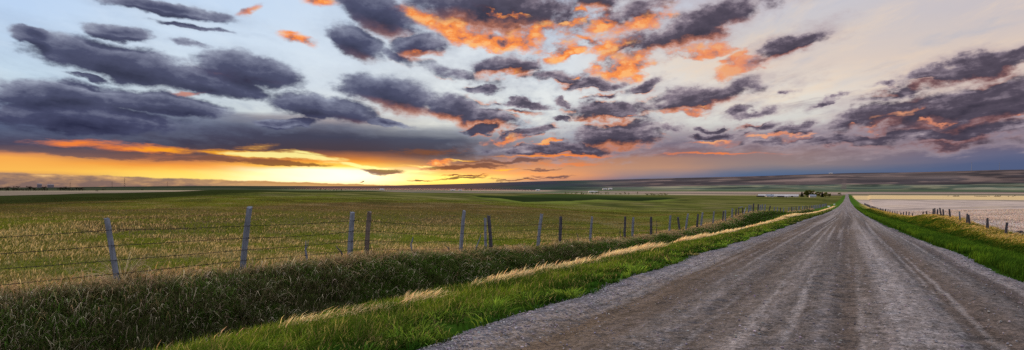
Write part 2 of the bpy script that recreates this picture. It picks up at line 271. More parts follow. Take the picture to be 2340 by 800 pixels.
def mesh_np(name, verts, quads=None, tris=None, mat=None, tint=None, smooth=False, parent=None):
    """one mesh object out of numpy arrays"""
    me = bpy.data.meshes.new(name)
    verts = np.asarray(verts, np.float32); me.vertices.add(len(verts)); me.vertices.foreach_set('co', verts.ravel())
    loops, starts, n = [], [], 0
    for f, k in ((quads, 4), (tris, 3)):
        if f is not None and len(f):
            f = np.asarray(f, np.int32); loops.append(f.ravel()); starts.append(n + np.arange(len(f)) * k); n += f.size
    loops = np.concatenate(loops); starts = np.concatenate(starts)
    me.loops.add(len(loops)); me.loops.foreach_set('vertex_index', loops.astype(np.int32))
    me.polygons.add(len(starts)); me.polygons.foreach_set('loop_start', starts.astype(np.int32))
    if smooth: me.polygons.foreach_set('use_smooth', np.ones(len(starts), bool))
    if tint is not None:
        a = me.color_attributes.new('tint', 'FLOAT_COLOR', 'POINT')
        c = np.ones((len(verts), 4), np.float32); c[:, :3] = tint; a.data.foreach_set('color', c.ravel())
    me.update(calc_edges=True)
    if mat: me.materials.append(mat)
    o = bpy.data.objects.new(name, me); C.objects.link(o)
    if parent: o.parent = parent
    return o
def S(r, g, b):
    return np.array([lin(r), lin(g), lin(b)])
_perm = np.random.default_rng(3).random((256, 256))
def vnoise(x, y):
    xi = np.floor(x).astype(int); yi = np.floor(y).astype(int); fx = x - xi; fy = y - yi
    fx = fx * fx * (3 - 2 * fx); fy = fy * fy * (3 - 2 * fy)
    a = _perm[xi % 256, yi % 256]; b = _perm[(xi + 1) % 256, yi % 256]
    c = _perm[xi % 256, (yi + 1) % 256]; d = _perm[(xi + 1) % 256, (yi + 1) % 256]
    return (a * (1 - fx) + b * fx) * (1 - fy) + (c * (1 - fx) + d * fx) * fy
def fbm(x, y, n=4):
    s, a, tot = 0, 1.0, 0
    for i in range(n):
        s = s + a * vnoise(x * 2 ** i + 17.3 * i, y * 2 ** i + 5.1 * i); tot += a; a *= 0.55
    return s / tot
def sst(x, a, b):
    u = np.clip((x - a) / (b - a), 0, 1); return u * u * (3 - 2 * u)
def mixn(a, b, f):
    f = np.asarray(f)[..., None]; return a * (1 - f) + b * f

# ------------------------------------------------------------------ the lie of the land (x right of the road, y along it)
def spline(pts):
    xs = np.array([p[0] for p in pts], float); ys = np.array([p[1] for p in pts], float)
    d = np.diff(ys) / np.diff(xs); m = np.zeros(len(xs)); m[0], m[-1] = d[0], d[-1]
    for i in range(1, len(xs) - 1):
        m[i] = 0 if d[i - 1] * d[i] <= 0 else 2 * d[i - 1] * d[i] / (d[i - 1] + d[i])
    def f(x):
        x = np.clip(x, xs[0], xs[-1]); i = np.clip(np.searchsorted(xs, x) - 1, 0, len(xs) - 2)
        h = xs[i + 1] - xs[i]; u = (x - xs[i]) / h
        return ((1 + 2 * u) * (1 - u) ** 2 * ys[i] + u * (1 - u) ** 2 * h * m[i] + u * u * (3 - 2 * u) * ys[i + 1] + u * u * (u - 1) * h * m[i + 1])
    return f
V = spline([(-200, 4.0), (-40, .85), (0, 0), (20, -.47), (50, -1.33), (100, -2.75), (164, -4.6), (358, -8.9), (600, -13), (984, -18.7), (1700, -24.6), (2625, -28), (4000, -28.5), (9000, -28.5)])
def road_left(y): return -4.45 - 0.3 * sst(y, 14, 3) - 0.5 * sst(y, 20, 130) * sst(y, 420, 200) + (vnoise(y * .35, y * 0 + 3.1) - .5) * .35
def road_right(y): return 3.75 - 0.55 * sst(y, 10, 60) + 0.4 * sst(y, 60, 300) + (vnoise(y * .3, y * 0 + 9.7) - .5) * .35
off_left = spline([(-60, .1), (0, .05), (7.3, .06), (10, .08), (13.6, .06), (19, -.18), (25, -.3), (31, -.38), (38, -.55), (48, -.54), (54, -.58), (60, -.5), (66, -.36), (72, -.3), (78, .0), (83, .34), (92, .52), (102, .64), (111, .64), (118, .46), (125, .4), (132, .2), (145, .1), (160, .2), (220, .25), (500, .1)])
off_right = spline([(-60, -.6), (0, -.7), (60, -.9), (74, -.88), (83, -.62), (95, -.42), (101, -.08), (109, .17), (118, .22), (125, .32), (131, .32), (140, .2), (147, -.06), (170, -.5), (187, -.62), (205, -.8), (255, -.85), (400, -.8), (600, -.5), (1000, 0)])
ditch_l = spline([(-60, .95), (0, .95), (45, 1.0), (70, .75), (95, .3), (112, .02), (135, .02), (165, .5), (300, .6), (600, .3)])
sec_l = spline([(-60, 0), (-11.6, 0), (-11.2, -.05), (-10.6, -.35), (-9.6, -.86), (-8.9, -1.0), (-8.2, -.86), (-7.3, -.38), (-6.9, -.24), (-5.6, -.1), (-4.4, 0), (0, 0)])
sec_r = spline([(0, 0), (3.7, 0), (5.0, -.16), (6.6, -.6), (8.2, -.95), (9.6, -.75), (11.4, -.1), (12.4, 0), (60, 0)])
DIST = np.array([3, 15, 30, 60, 120, 250, 450, 700, 850, 1000, 1500, 2500, 4000, 6000, 8500, 14000.])
LAND = [  # bearing from the middle of the view, heights at DIST
    (-38.0, [0, 0, -.05, -.3, -.8, -1.9, -3.5, -9, -9.4, -9.3, -10.9, -12.8, -15, -17, -11, -30]),
    (-30.0, [0, 0, -.05, -.3, -.6, -1.2, -2.1, -7, -8.4, -8.6, -10.9, -13.2, -15.5, -15, -1, -30]),
    (-24.0, [0, 0, -.05, -.3, -.4, -.6, -.5, -4, -6, -8, -11, -14, -16, -14, 7, -30]),
    (-12.0, [0, 0, -.1, -.5, -.9, -1.57, -2.4, -4.2, -7, -9, -14, -18, -22, -20, 3, -40]),
    (-4.0, [0, 0, -.3, -.8, -1.5, -3.2, -4.9, -7.6, -8.0, -8.6, -16, -21, -25, -21, 42, -40]),
    (0.0, [0, 0, -.5, -.95, -1.9, -4.0, -6.0, -9.8, -10, -8.5, -16, -23, -26, -20, 64, -40]),
    (5.0, [0, 0, -.7, -1.3, -2.5, -5.0, -6.9, -12.0, -11.6, -9.6, -18, -24, -27, -14, 84, 0]),
    (10.6, [0, 0, -.8, -1.7, -3.2, -6.0, -8.5, -13.4, -14, -14, -19, -25, -27, -5, 102, 20]),
    (21.0, [0, 0, -.8, -1.7, -3.4, -6.6, -10.3, -14.5, -16.4, -18, -22, -27, -27, 15, 134, 60]),
    (27.1, [0, 0, -.8, -1.7, -3.4, -6.7, -10.5, -14.5, -16.6, -18.6, -23, -27.4, -27.5, 20, 166, 80]),
    (31.0, [0, 0, -.8, -2.2, -3.7, -7.2, -10.2, -14.5, -16.6, -18.6, -22.8, -27, -27.5, 22, 166, 80]),
    (38.0, [0, 0, -.8, -2.5, -3.6, -5.6, -9.2, -14, -16.4, -18.5, -22, -26, -27, 25, 187, 90]),
]
_az = np.array([l[0] for l in LAND]); _zz = np.array([l[1] for l in LAND])
_ld = np.log(DIST)
_fine = np.linspace(_ld[0], _ld[-1], 400)
_tab = np.stack([np.interp(_fine, _ld, r) for r in _zz])
_k = np.hanning(17); _k /= _k.sum()
_pad = np.pad(_tab, ((0, 0), (8, 8)), mode='edge')
_tab = np.stack([np.convolve(r, _k, 'valid') for r in _pad])
_azf = np.linspace(-60, 60, 481)
_tabf = np.stack([np.interp(_azf, _az, _tab[:, j]) for j in range(400)], 1)
_k2 = np.hanning(13); _k2 /= _k2.sum()
_pad = np.pad(_tabf, ((6, 6), (0, 0)), mode='edge')
_tabf = np.stack([np.convolve(_pad[:, j], _k2, 'valid') for j in range(400)], 1)
def bearing(x, y):
    return np.degrees(np.arctan2(x * CY + y * SY, -x * SY + y * CY)), np.hypot(x, y)
def land(x, y):
    a, d = bearing(x, y)
    a = np.clip(a, -59.9, 59.9); u = (a + 60) / 120 * 480; v = (np.log(np.clip(d, 3.01, 13900)) - _fine[0]) / (_fine[1] - _fine[0])
    i = np.clip(u.astype(int), 0, 479); j = np.clip(v.astype(int), 0, 398); fu = u - i; fv = v - j
    z = (_tabf[i, j] * (1 - fu) + _tabf[i + 1, j] * fu) * (1 - fv) + (_tabf[i, j + 1] * (1 - fu) + _tabf[i + 1, j + 1] * fu) * fv
    amp = np.interp(np.log(np.maximum(d, 1)), np.log([1, 20, 60, 300, 1000, 4000, 9000]), [.1, .12, .25, .7, 1.8, 3.0, 12.0])
    return z + (fbm(x / (6 + d * .12), y / (6 + d * .12), 3) - .5) * amp + (fbm(x / 55 + 4, y / 55 + 9, 3) - .5) * 1.3 * sst(d, 60, 200) * sst(d, 1500, 700)
def height(x, y):
    """the ground anywhere"""
    x = np.asarray(x, float); y = np.asarray(y, float)
    v = V(y)
    jit = (fbm(x * .5, y * .5, 3) - .5) * .12
    L = v + off_left(y) * sst(x, -5, -11.5) + sec_l(np.clip(x - (road_left(y) + 4.4) * sst(x, -11, -5), -60, 0)) * ditch_l(y) + jit * sst(x, -4.4, -6)
    Rr = v + off_right(y) * sst(x, 5.5, 12.5) + sec_r(np.clip(x, 0, 60)) + jit * sst(x, 3.7, 5)
    near = np.where(x < 0, L, Rr)
    far = land(x, y)
    b = np.where(x < 0, sst(x, -12.2, -32), sst(x, 13.5, 40))
    b = np.maximum(b, sst(y, 1800, 3200))
    b = np.maximum(b, sst(-y, 8, 40) * 0)
    return near * (1 - b) + far * b

# ------------------------------------------------------------------ ground sheet
E0 = 1.0   # what the sky gives: displayed = base colour * E0
# bands of far country: colour as displayed
def ground_tint(x, y, z):
    a, d = bearing(x, y)
    n1 = fbm(x / 14, y / 14, 4); n2 = fbm(x / 60 + 7, y / 60, 4); n3 = fbm(x / 3.1, y / 3.1, 4)
    nb = fbm(a * .35 + 3, np.log(d + 1) * 9, 4)             # long thin drifts, as grazing and wind lay the grass
    # meadow: bands of pasture, each farther one narrower to the eye
    green = S(92, 98, 40); olive = S(98, 94, 50); tan = S(122, 110, 78); dark = S(34, 42, 19)
    dj = d / np.interp(a, [-38, -24, -12, 0, 14], [1.0, .62, .75, 1, 1]) * np.exp((fbm(a * .07 + 21, np.log(d + 1) * 2.0, 3) - .5) * 1.5 + (n1 - .5) * .25)       # bands wander
    c = mixn(np.broadcast_to(green, x.shape + (3,)), olive, sst(n1, .35, .62))
    c = mixn(c, tan, sst(nb * .6 + n3 * .4, .5, .66) * sst(d, 120, 60) * .55)
    c = mixn(c, S(88, 77, 54), sst(dj, 44, 66) * sst(dj, 128, 104) * sst(a, 14, -6) * .85)
    c = mixn(c, S(92, 98, 36), sst(dj, 112, 140) * sst(dj, 270, 235) * sst(a, -36, -30) * .85)
    c = mixn(c, S(70, 76, 34), sst(dj, 225, 260) * sst(dj, 340, 300) * .7)
    c = mixn(c, S(84, 86, 42), sst(dj, 320, 380) * .8)
    c = mixn(c, tan, sst(nb, .58, .7) * sst(d, 30, 90) * sst(d, 700, 300) * .5)
    c = mixn(c, S(62, 64, 34), sst(nb, .44, .34) * sst(d, 40, 110) * .6)
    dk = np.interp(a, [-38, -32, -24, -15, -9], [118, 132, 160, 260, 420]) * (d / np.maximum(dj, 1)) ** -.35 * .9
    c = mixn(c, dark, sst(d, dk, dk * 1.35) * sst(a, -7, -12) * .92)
    nd = fbm(a * .22 + 13, np.log(d + 1) * 16, 4); c = mixn(c, S(112, 106, 66), sst(nd, .53, .68) * sst(d, 100, 200) * sst(a, -20, -10) * .6); c = mixn(c, S(52, 58, 30), sst(nd, .47, .34) * sst(d, 100, 200) * .65)
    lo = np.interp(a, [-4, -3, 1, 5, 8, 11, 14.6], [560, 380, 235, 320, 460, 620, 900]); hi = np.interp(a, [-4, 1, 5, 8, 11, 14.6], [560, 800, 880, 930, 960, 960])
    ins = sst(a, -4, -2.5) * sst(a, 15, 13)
    c = mixn(c, S(100, 112, 48), sst(d, lo * .7, lo * .9) * sst(d, lo * 1.02, lo * .98) * ins * .7)  # sunlit crest in front of the hollow, painted as a lighter rim
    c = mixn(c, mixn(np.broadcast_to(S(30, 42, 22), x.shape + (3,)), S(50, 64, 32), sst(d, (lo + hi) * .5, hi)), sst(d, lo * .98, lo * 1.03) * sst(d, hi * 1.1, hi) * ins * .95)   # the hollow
    # pale field on the left, beyond the rise
    c = mixn(c, S(122, 110, 96), sst(d, 620, 720) * sst(a, -17, -24))
    # valley floor: the sections of farm land
    gx, gy = np.floor((x + 300 * 0) / 800 + 40), np.floor(y / 420 + 40)
    hsh = _perm[(gx * 7 + 3).astype(int) % 256, (gy * 13 + 5).astype(int) % 256]
    pal = np.array([S(150, 132, 120), S(112, 116, 84), S(96, 108, 80), S(176, 158, 132), S(100, 92, 84), S(84, 98, 74), S(132, 118, 106), S(104, 112, 78)])
    farm = pal[(hsh * 7.99).astype(int)]
    nn = fbm(x / 900, y / 260, 4)
    farm = farm * (0.52 + 0.42 * nn)[..., None]
    start = np.interp(a, [-38, -22, -12, -4, 5, 10, 20, 27, 38], [2200, 1500, 1300, 1300, 1300, 1350, 1750, 2200, 2400])
    c = mixn(c, farm, sst(d, start, start * 1.12))
    # pale strips before the hills
    c = mixn(c, S(150, 130, 118), sst(d, 2700, 2800) * sst(d, 3500, 3350) * sst(a, 4, 8) * .9)
    c = mixn(c, S(150, 130, 112), sst(d, 3000, 3100) * sst(d, 4300, 4000) * sst(a, -6, -4) * sst(a, 4.5, 2.5) * .9)
    # the long hill: green foot, ploughed purple brown shoulder
    hz = sst(d, 4000, 4500)
    nh = fbm(a * .16 + 11, d / 700, 3); nh2 = fbm(a * .4 + 2, d / 380, 3)
    foot = mixn(np.broadcast_to(S(84, 93, 80), x.shape + (3,)), S(58, 68, 62), sst(nh, .4, .6))
    foot = mixn(foot, S(126, 124, 100), sst(nh2, .56, .68) * .8)
    shoulder = mixn(np.broadcast_to(S(90, 80, 78), x.shape + (3,)), S(68, 62, 64), sst(nh, .42, .6))
    shoulder = mixn(shoulder, S(128, 108, 100), sst(nh2, .54, .66) * .7)
    west = mixn(np.broadcast_to(S(50, 62, 58), x.shape + (3,)), S(58, 58, 68), sst(nh, .4, .62))
    thin = fbm(a * .22 + 31, d / 330, 3); foot = mixn(foot, S(46, 54, 50), sst(thin, .6, .68) * .8); shoulder = mixn(shoulder, S(60, 52, 54), sst(thin, .6, .7) * .7); foot = mixn(foot, S(150, 140, 120), sst(thin, .38, .32) * .5)
    hill = mixn(foot, shoulder, sst(d + (nh - .5) * 900, 5500, 5750))
    hill = mixn(hill, west, sst(a, 13, 4))
    hill = mixn(hill, S(54, 48, 54), sst(d, 8000, 8300) * sst(a, 4, 12) * .8)
    hill = mixn(hill, S(92, 80, 78), sst(np.abs(x + 20), 20, 10) * sst(d, 4200, 4500) * sst(d, 8000, 6500) * .6)
    hill = hill * (1.02 + .9 * (fbm(a * .3 + 5, d / 520, 4) - .5))[..., None]
    # light and haze of the sunset end
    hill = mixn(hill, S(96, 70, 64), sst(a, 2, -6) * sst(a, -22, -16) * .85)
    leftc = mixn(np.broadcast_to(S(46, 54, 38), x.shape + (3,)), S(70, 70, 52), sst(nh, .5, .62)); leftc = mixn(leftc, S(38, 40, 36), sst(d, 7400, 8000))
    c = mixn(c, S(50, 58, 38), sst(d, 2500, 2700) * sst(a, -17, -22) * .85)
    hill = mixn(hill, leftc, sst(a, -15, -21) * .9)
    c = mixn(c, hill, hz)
    # tracks and banks by the road
    side_l = sst(x, -12.4, -11.4); side = side_l * sst(x, 13.4, 12.6)
    vg = S(48, 72, 20)
    c = mixn(c, vg, side * sst(d, 600, 300)); c = mixn(c, S(66, 92, 32), side * sst(d, 90, 260) * sst(d, 2700, 2000))
    bank = sst(x, -11.9, -11.0) * sst(x, -9.0, -9.8) * ditch_l(y)
    c = mixn(c, S(58, 54, 38), np.clip(bank, 0, 1) * sst(d, 300, 150) * .8)
    blond = sst(np.abs(x + 7.25 + (n3 - .5) * .5), .75, .3) * sst(d, 18, 40) * sst(y, 600, 350) * np.where((y > 112) & (y < 150), .25, 1)
    c = mixn(c, S(196, 168, 122), blond * .8)
    rb = sst(x, 8.4, 10.2) * sst(x, 13.8, 12.4)
    c = mixn(c, mixn(np.broadcast_to(S(98, 100, 36), x.shape + (3,)), S(172, 146, 92), sst(n3 + sst(x, 10, 13) * .5, .5, 1.0)), rb * sst(d, 900, 500))
    # stubble field right of the road
    st = sst(x, 12.8, 14.0) * (y > 0)
    ns = fbm(x / 30, y / 9, 4); nl = fbm(a * .3, np.log(d + 1) * 14, 4)
    stub = mixn(np.broadcast_to(S(180, 163, 152), x.shape + (3,)), S(138, 125, 120), sst(ns * .5 + nl * .5, .42, .62))
    stub = mixn(stub, S(196, 176, 154), sst(nl, .56, .7) * .6)
    stub = mixn(stub, S(104, 96, 82), sst(ns, .6, .74) * .5)
    stub = mixn(stub, S(198, 172, 126), sst(d, 1250, 1400) * sst(d, 2300, 2200))
    stub = mixn(stub, S(104, 96, 78), sst(d, 1180, 1230) * sst(d, 1330, 1280) * .7)
    stub = mixn(stub, S(106, 98, 78), sst(d, 2250, 2350))
    c = mixn(c, stub, st * sst(d, 2900, 2600) * sst(a, 25, 27.3))
    return c
def build_ground():
    fine = np.radians(np.linspace(-44, 44, 960)); rest = np.radians(np.linspace(44, 316, 120))[1:-1]
    az = np.concatenate([fine, rest]); n = len(az)
    rr = np.exp(np.linspace(np.log(1.2), np.log(14000), 560)); m = len(rr)
    A, D = np.meshgrid(az, rr)
    x = D * np.sin(A) * CY - D * np.cos(A) * SY; y = D * np.sin(A) * SY + D * np.cos(A) * CY
    z = height(x, y)
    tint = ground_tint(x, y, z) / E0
    cell = D * .02
    inroad = (x > road_left(y) + .18 - cell * 1.2) & (x < road_right(y) - .18 + cell * 1.2) & (y < 2800)
    z = np.where(inroad, np.minimum(z, V(y)) - .14 - np.minimum(cell * .03, .5), z)
    verts = np.stack([x.ravel(), y.ravel(), z.ravel()], 1)
    verts = np.concatenate([verts, [[0, 0, -.2]]]); tint = np.concatenate([tint.reshape(-1, 3), [S(60, 60, 40)]])
    i = np.arange(m - 1)[:, None] * n; j = np.arange(n)[None, :]; j2 = (j + 1) % n
    quads = np.stack([i + j, i + n + j, i + n + j2, i + j2], -1).reshape(-1, 4)[:, ::-1]
    tris = np.stack([np.full(n, len(verts) - 1), np.arange(n), (np.arange(n) + 1) % n], 1)[:, ::-1]
    mt, t = new_mat('ground'); pos = objpos(t)
    a = noise(t, pos, 9.0, 6.0, 0.7); b = noise(t, pos, 0.7, 5.0, 0.65)
    f = (a * 0.6 + b * 0.5).lmap(0.3, 0.8, 0.45, 1.55)
    g = t.nodes.new('ShaderNodeVectorMath'); g.operation = 'SCALE'; t.links.new(attr(t), g.inputs[0]); t.links.new(f.s, g.inputs['Scale'])
    df = t.nodes.new('ShaderNodeBsdfDiffuse'); t.links.new(g.outputs[0], df.inputs[0])
    bn = t.nodes.new('ShaderNodeBump'); bn.inputs['Strength'].default_value = .6; bn.inputs['Distance'].default_value = .06
    t.links.new(a.s, bn.inputs['Height']); t.links.new(bn.outputs[0], df.inputs['Normal']); out_mat(t, df.outputs[0])
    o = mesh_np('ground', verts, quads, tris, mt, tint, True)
    tag(o, kind='structure')
build_ground()

# ------------------------------------------------------------------ gravel road
def road_z(x, y):
    return V(y) + 0.06 * (1 - (x / 4.2) ** 2)
def build_road():
    ys = np.concatenate([np.linspace(-14, 3, 60)[:-1], np.exp(np.linspace(np.log(3), np.log(2780), 900))])
    us = np.linspace(0, 1, 121)
    U, Y = np.meshgrid(us, ys)
    l, r = road_left(Y), road_right(Y)
    ragged = (fbm(Y * 2.2, U * 0, 3) - .5) * .35
    X = l + (r - l) * U + np.where(U < .02, ragged, 0) + np.where(U > .98, ragged, 0)
    rut = 0
    for xc, w, dp in ((-3.1, .35, .035), (-1.45, .34, .035), (.25, .36, .03), (1.75, .34, .035), (2.9, .3, .025)):
        xc2 = xc + (vnoise(Y * .02, Y * 0) - .5) * .5
        rut = rut - dp * np.exp(-((X - xc2) / w) ** 2)
    Z = road_z(X, Y) + rut + (fbm(X * 2.5, Y * .9, 4) - .5) * .035 + (fbm(X * 9, Y * 6, 3) - .5) * .03 + .012 * np.sin(Y * 8.5 + 3 * fbm(X * .6, Y * .3, 2)) * sst(fbm(X * .5 + 3, Y * .12, 2), .45, .65)
    edge = np.minimum(U, 1 - U) * 8.0
    Z = Z - .12 * (1 - sst(edge, 0, .35)) + 0.012 * np.clip(Y / 400, 0, 30)
    n = len(us); m = len(ys)
    i = np.arange(m - 1)[:, None] * n; j = np.arange(n - 1)[None, :]
    quads = np.stack([i + j, i + j + 1, i + n + j + 1, i + n + j], -1).reshape(-1, 4)
    # colour: pale loose gravel ridges between brown wheel tracks
    c = np.broadcast_to(S(95, 89, 89), X.shape + (3,))
    U2 = X - (vnoise(Y * .02, Y * 0) - .5) * .5
    bands = fbm(U2 * 1.7, Y * .012 + 3, 4)
    c = mixn(c, S(76, 68, 68), sst(bands, .52, .40) * .9)
    c = mixn(c, S(136, 128, 128), sst(bands, .55, .68) * .7)
    for xc, w in ((-3.1, .32), (-1.45, .34), (.25, .36), (1.75, .34), (2.9, .26)):        # wheel tracks pressed dark, loose ridges between
        c = mixn(c, S(70, 61, 58), np.exp(-((U2 - xc) / w) ** 2) * (.30 + .6 * fbm(X * .8 + xc, Y * .05, 3)) * .75)
    br = fbm(X * 1.1 + 8, Y * .03, 3)
    c = mixn(c, S(90, 77, 70), sst(br, .5, .68) * .5)
    fs = fbm(U2 * 6.0, Y * .022 + 7, 4); c = mixn(c, S(152, 145, 145), sst(fs, .53, .66) * (.25 + .6 * fbm(X * 2.2 + 3, Y * .25, 3)))
    c = mixn(c, S(128, 124, 132), (1 - sst(edge, .2, 1.1)) * .6)
    dirt = np.exp(-((X - road_left(Y) - 1.5) / .45) ** 2) * .75
    c = mixn(c, S(70, 58, 52), dirt * (.5 + fbm(X, Y * .2, 3)) * sst(Y, 200, 60))
    c = mixn(c, S(114, 107, 111), sst(Y, 60, 260) * .5)
    rim = sst(U, .93, .975) * sst(Y, 30, 45) * sst(Y, 130, 100) * (.4 + .9 * fbm(Y * .8, U * 0, 3)); c = mixn(c, S(46, 40, 38), np.clip(rim, 0, 1) * .85)
    mt, t = new_mat('gravel'); pos = objpos(t)
    st = scaled(t, pos, (1.0, 0.22, 1.0))
    streak = noise(t, st, 6.0, 8.0, 0.72)
    vor = t.nodes.new('ShaderNodeTexVoronoi'); vor.inputs['Scale'].default_value = 26.0; t.links.new(pos, vor.inputs['Vector'])
    sep = t.nodes.new('ShaderNodeSeparateColor'); t.links.new(vor.outputs['Color'], sep.inputs[0])
    peb = Sock(t, sep.outputs[0])
    fine = noise(t, pos, 42.0, 5.0, 0.75); mid = noise(t, pos, 5.0, 6.0, 0.7)
    f = (peb.pow(3.0) * 1.0 + (fine - 0.5) * 2.8 + (streak - 0.5) * 1.9 + (mid - 0.5) * 2.2 + 0.74).max(0.18)
    g = t.nodes.new('ShaderNodeVectorMath'); g.operation = 'SCALE'; t.links.new(attr(t), g.inputs[0]); t.links.new(f.s, g.inputs['Scale'])
    d = Sock(t, vor.outputs['Distance'])
    h = (d.rsub(0.6)) * 0.5 + fine * 0.7 + mid * 1.2
    out_mat(t, principled(t, g.outputs[0], 0.95, (h, 0.9, 0.035), 0.15))
    o = mesh_np('road', np.stack([X.ravel(), Y.ravel(), Z.ravel()], 1), quads, None, mt, (c * .86 / E0).reshape(-1, 3), True)
    tag(o, kind='structure')
build_road()

# ------------------------------------------------------------------ grass
def leaf_mat(name, trans=0.45, rough=0.6):
    m, t = new_mat(name)
    c = attr(t)
    df = t.nodes.new('ShaderNodeBsdfDiffuse'); t.links.new(c, df.inputs[0])
    tr = t.nodes.new('ShaderNodeBsdfTranslucent'); t.links.new(c, tr.inputs[0])
    mx = t.nodes.new('ShaderNodeMixShader'); mx.inputs[0].default_value = trans
    t.links.new(df.outputs[0], mx.inputs[1]); t.links.new(tr.outputs[0], mx.inputs[2])
    out_mat(t, mx.outputs[0]); return m
LEAF = leaf_mat('grass_blade'); STRAW = leaf_mat('dry_straw', 0.5)
WIND = np.array([.80, .25])                               # seed heads blow to the right
def in_view(x, y, far=1e9, lo=-47, hi=47):
    a, d = bearing(x, y); return (a > lo) & (a < hi) & (d > 2.2) & (d < far)
def blades(name, x, y, h, w, col, mat, bend=.45, droop=.15, wind=.3, segs=2, plume=0.0, root=.45, tip=1.15, label=None, zoff=-.02, cat='grass', lift=None, lean=None):
    n = len(x); z = height(x, y) + zoff
    if lift is not None: z = z + lift
    th = R.random(n) * 2 * np.pi; lx, ly = np.cos(th), np.sin(th)
    lx = lx * (1 - wind) + WIND[0] * wind * 1.6; ly = ly * (1 - wind) + WIND[1] * wind * 1.6
    if lean is not None: lx = lx * .45 + lean[0]; ly = ly * .45 + lean[1]
    b = bend * (.4 + 1.2 * R.random(n))
    fa = R.random(n) * np.pi; wx, wy = np.cos(fa), np.sin(fa)
    rows, tints = [], []
    for k in range(segs + 1):
        s = k / segs
        off = b * h * s ** 1.7
        px, py = x + lx * off, y + ly * off
        pz = z + h * (s - droop * (.5 + R.random(n)) * s ** 3 - .25 * b * s * s)
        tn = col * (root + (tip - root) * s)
        if k < segs:
            ww = w * ((1 - s) ** .6 + plume * math.sin(math.pi * s)) * .5
            rows.append(np.stack([px - wx * ww, py - wy * ww, pz], 1)); rows.append(np.stack([px + wx * ww, py + wy * ww, pz], 1))
            tints += [tn, tn]
        else:
            rows.append(np.stack([px, py, pz], 1)); tints.append(tn)
    K = 2 * segs + 1
    verts = np.stack(rows, 1).reshape(-1, 3); tint = np.stack(tints, 1).reshape(-1, 3)
    base = (np.arange(n) * K)[:, None]
    quads = np.concatenate([base + np.array([[2 * k, 2 * k + 1, 2 * k + 3, 2 * k + 2]]) for k in range(segs - 1)]) if segs > 1 else None
    tris = base + np.array([[2 * segs - 2, 2 * segs - 1, 2 * segs]])
    o = mesh_np(name, verts, quads, tris, mat, np.clip(tint, 0, 1))
    tag(o, label, cat, kind='stuff'); return o
def logy(n, a, b, k=4.0):
    return (a + k) * ((b + k) / (a + k)) ** R.random(n) - k
def vary(c, n, v=.22, hue=.06):
    f = 1 + v * R.standard_normal(n)
    return np.clip(np.asarray(c) * f[:, None] * (1 + hue * R.standard_normal((n, 3))), .004, 1)
G = 1.25 / E0
def clumps(n, x0, x1, y0, y1, count, spread):
    """n roots gathered in tussocks: positions, the tussock each belongs to, direction away from its heart"""
    cy = logy(count, y0, y1); cx = x0 + (x1 - x0) * R.random(count); k = R.integers(0, count, n)
    s = spread * (.6 + .8 * R.random(count))[k]
    ox, oy = R.standard_normal(n) * s, R.standard_normal(n) * s
    L = np.hypot(ox, oy) + 1e-6
    return cx[k] + ox, cy[k] + oy, k, (ox / L * .8, oy / L * .8), np.clip(L / (2 * s), 0, 1)
def dist0(x, y): return np.hypot(x, y)

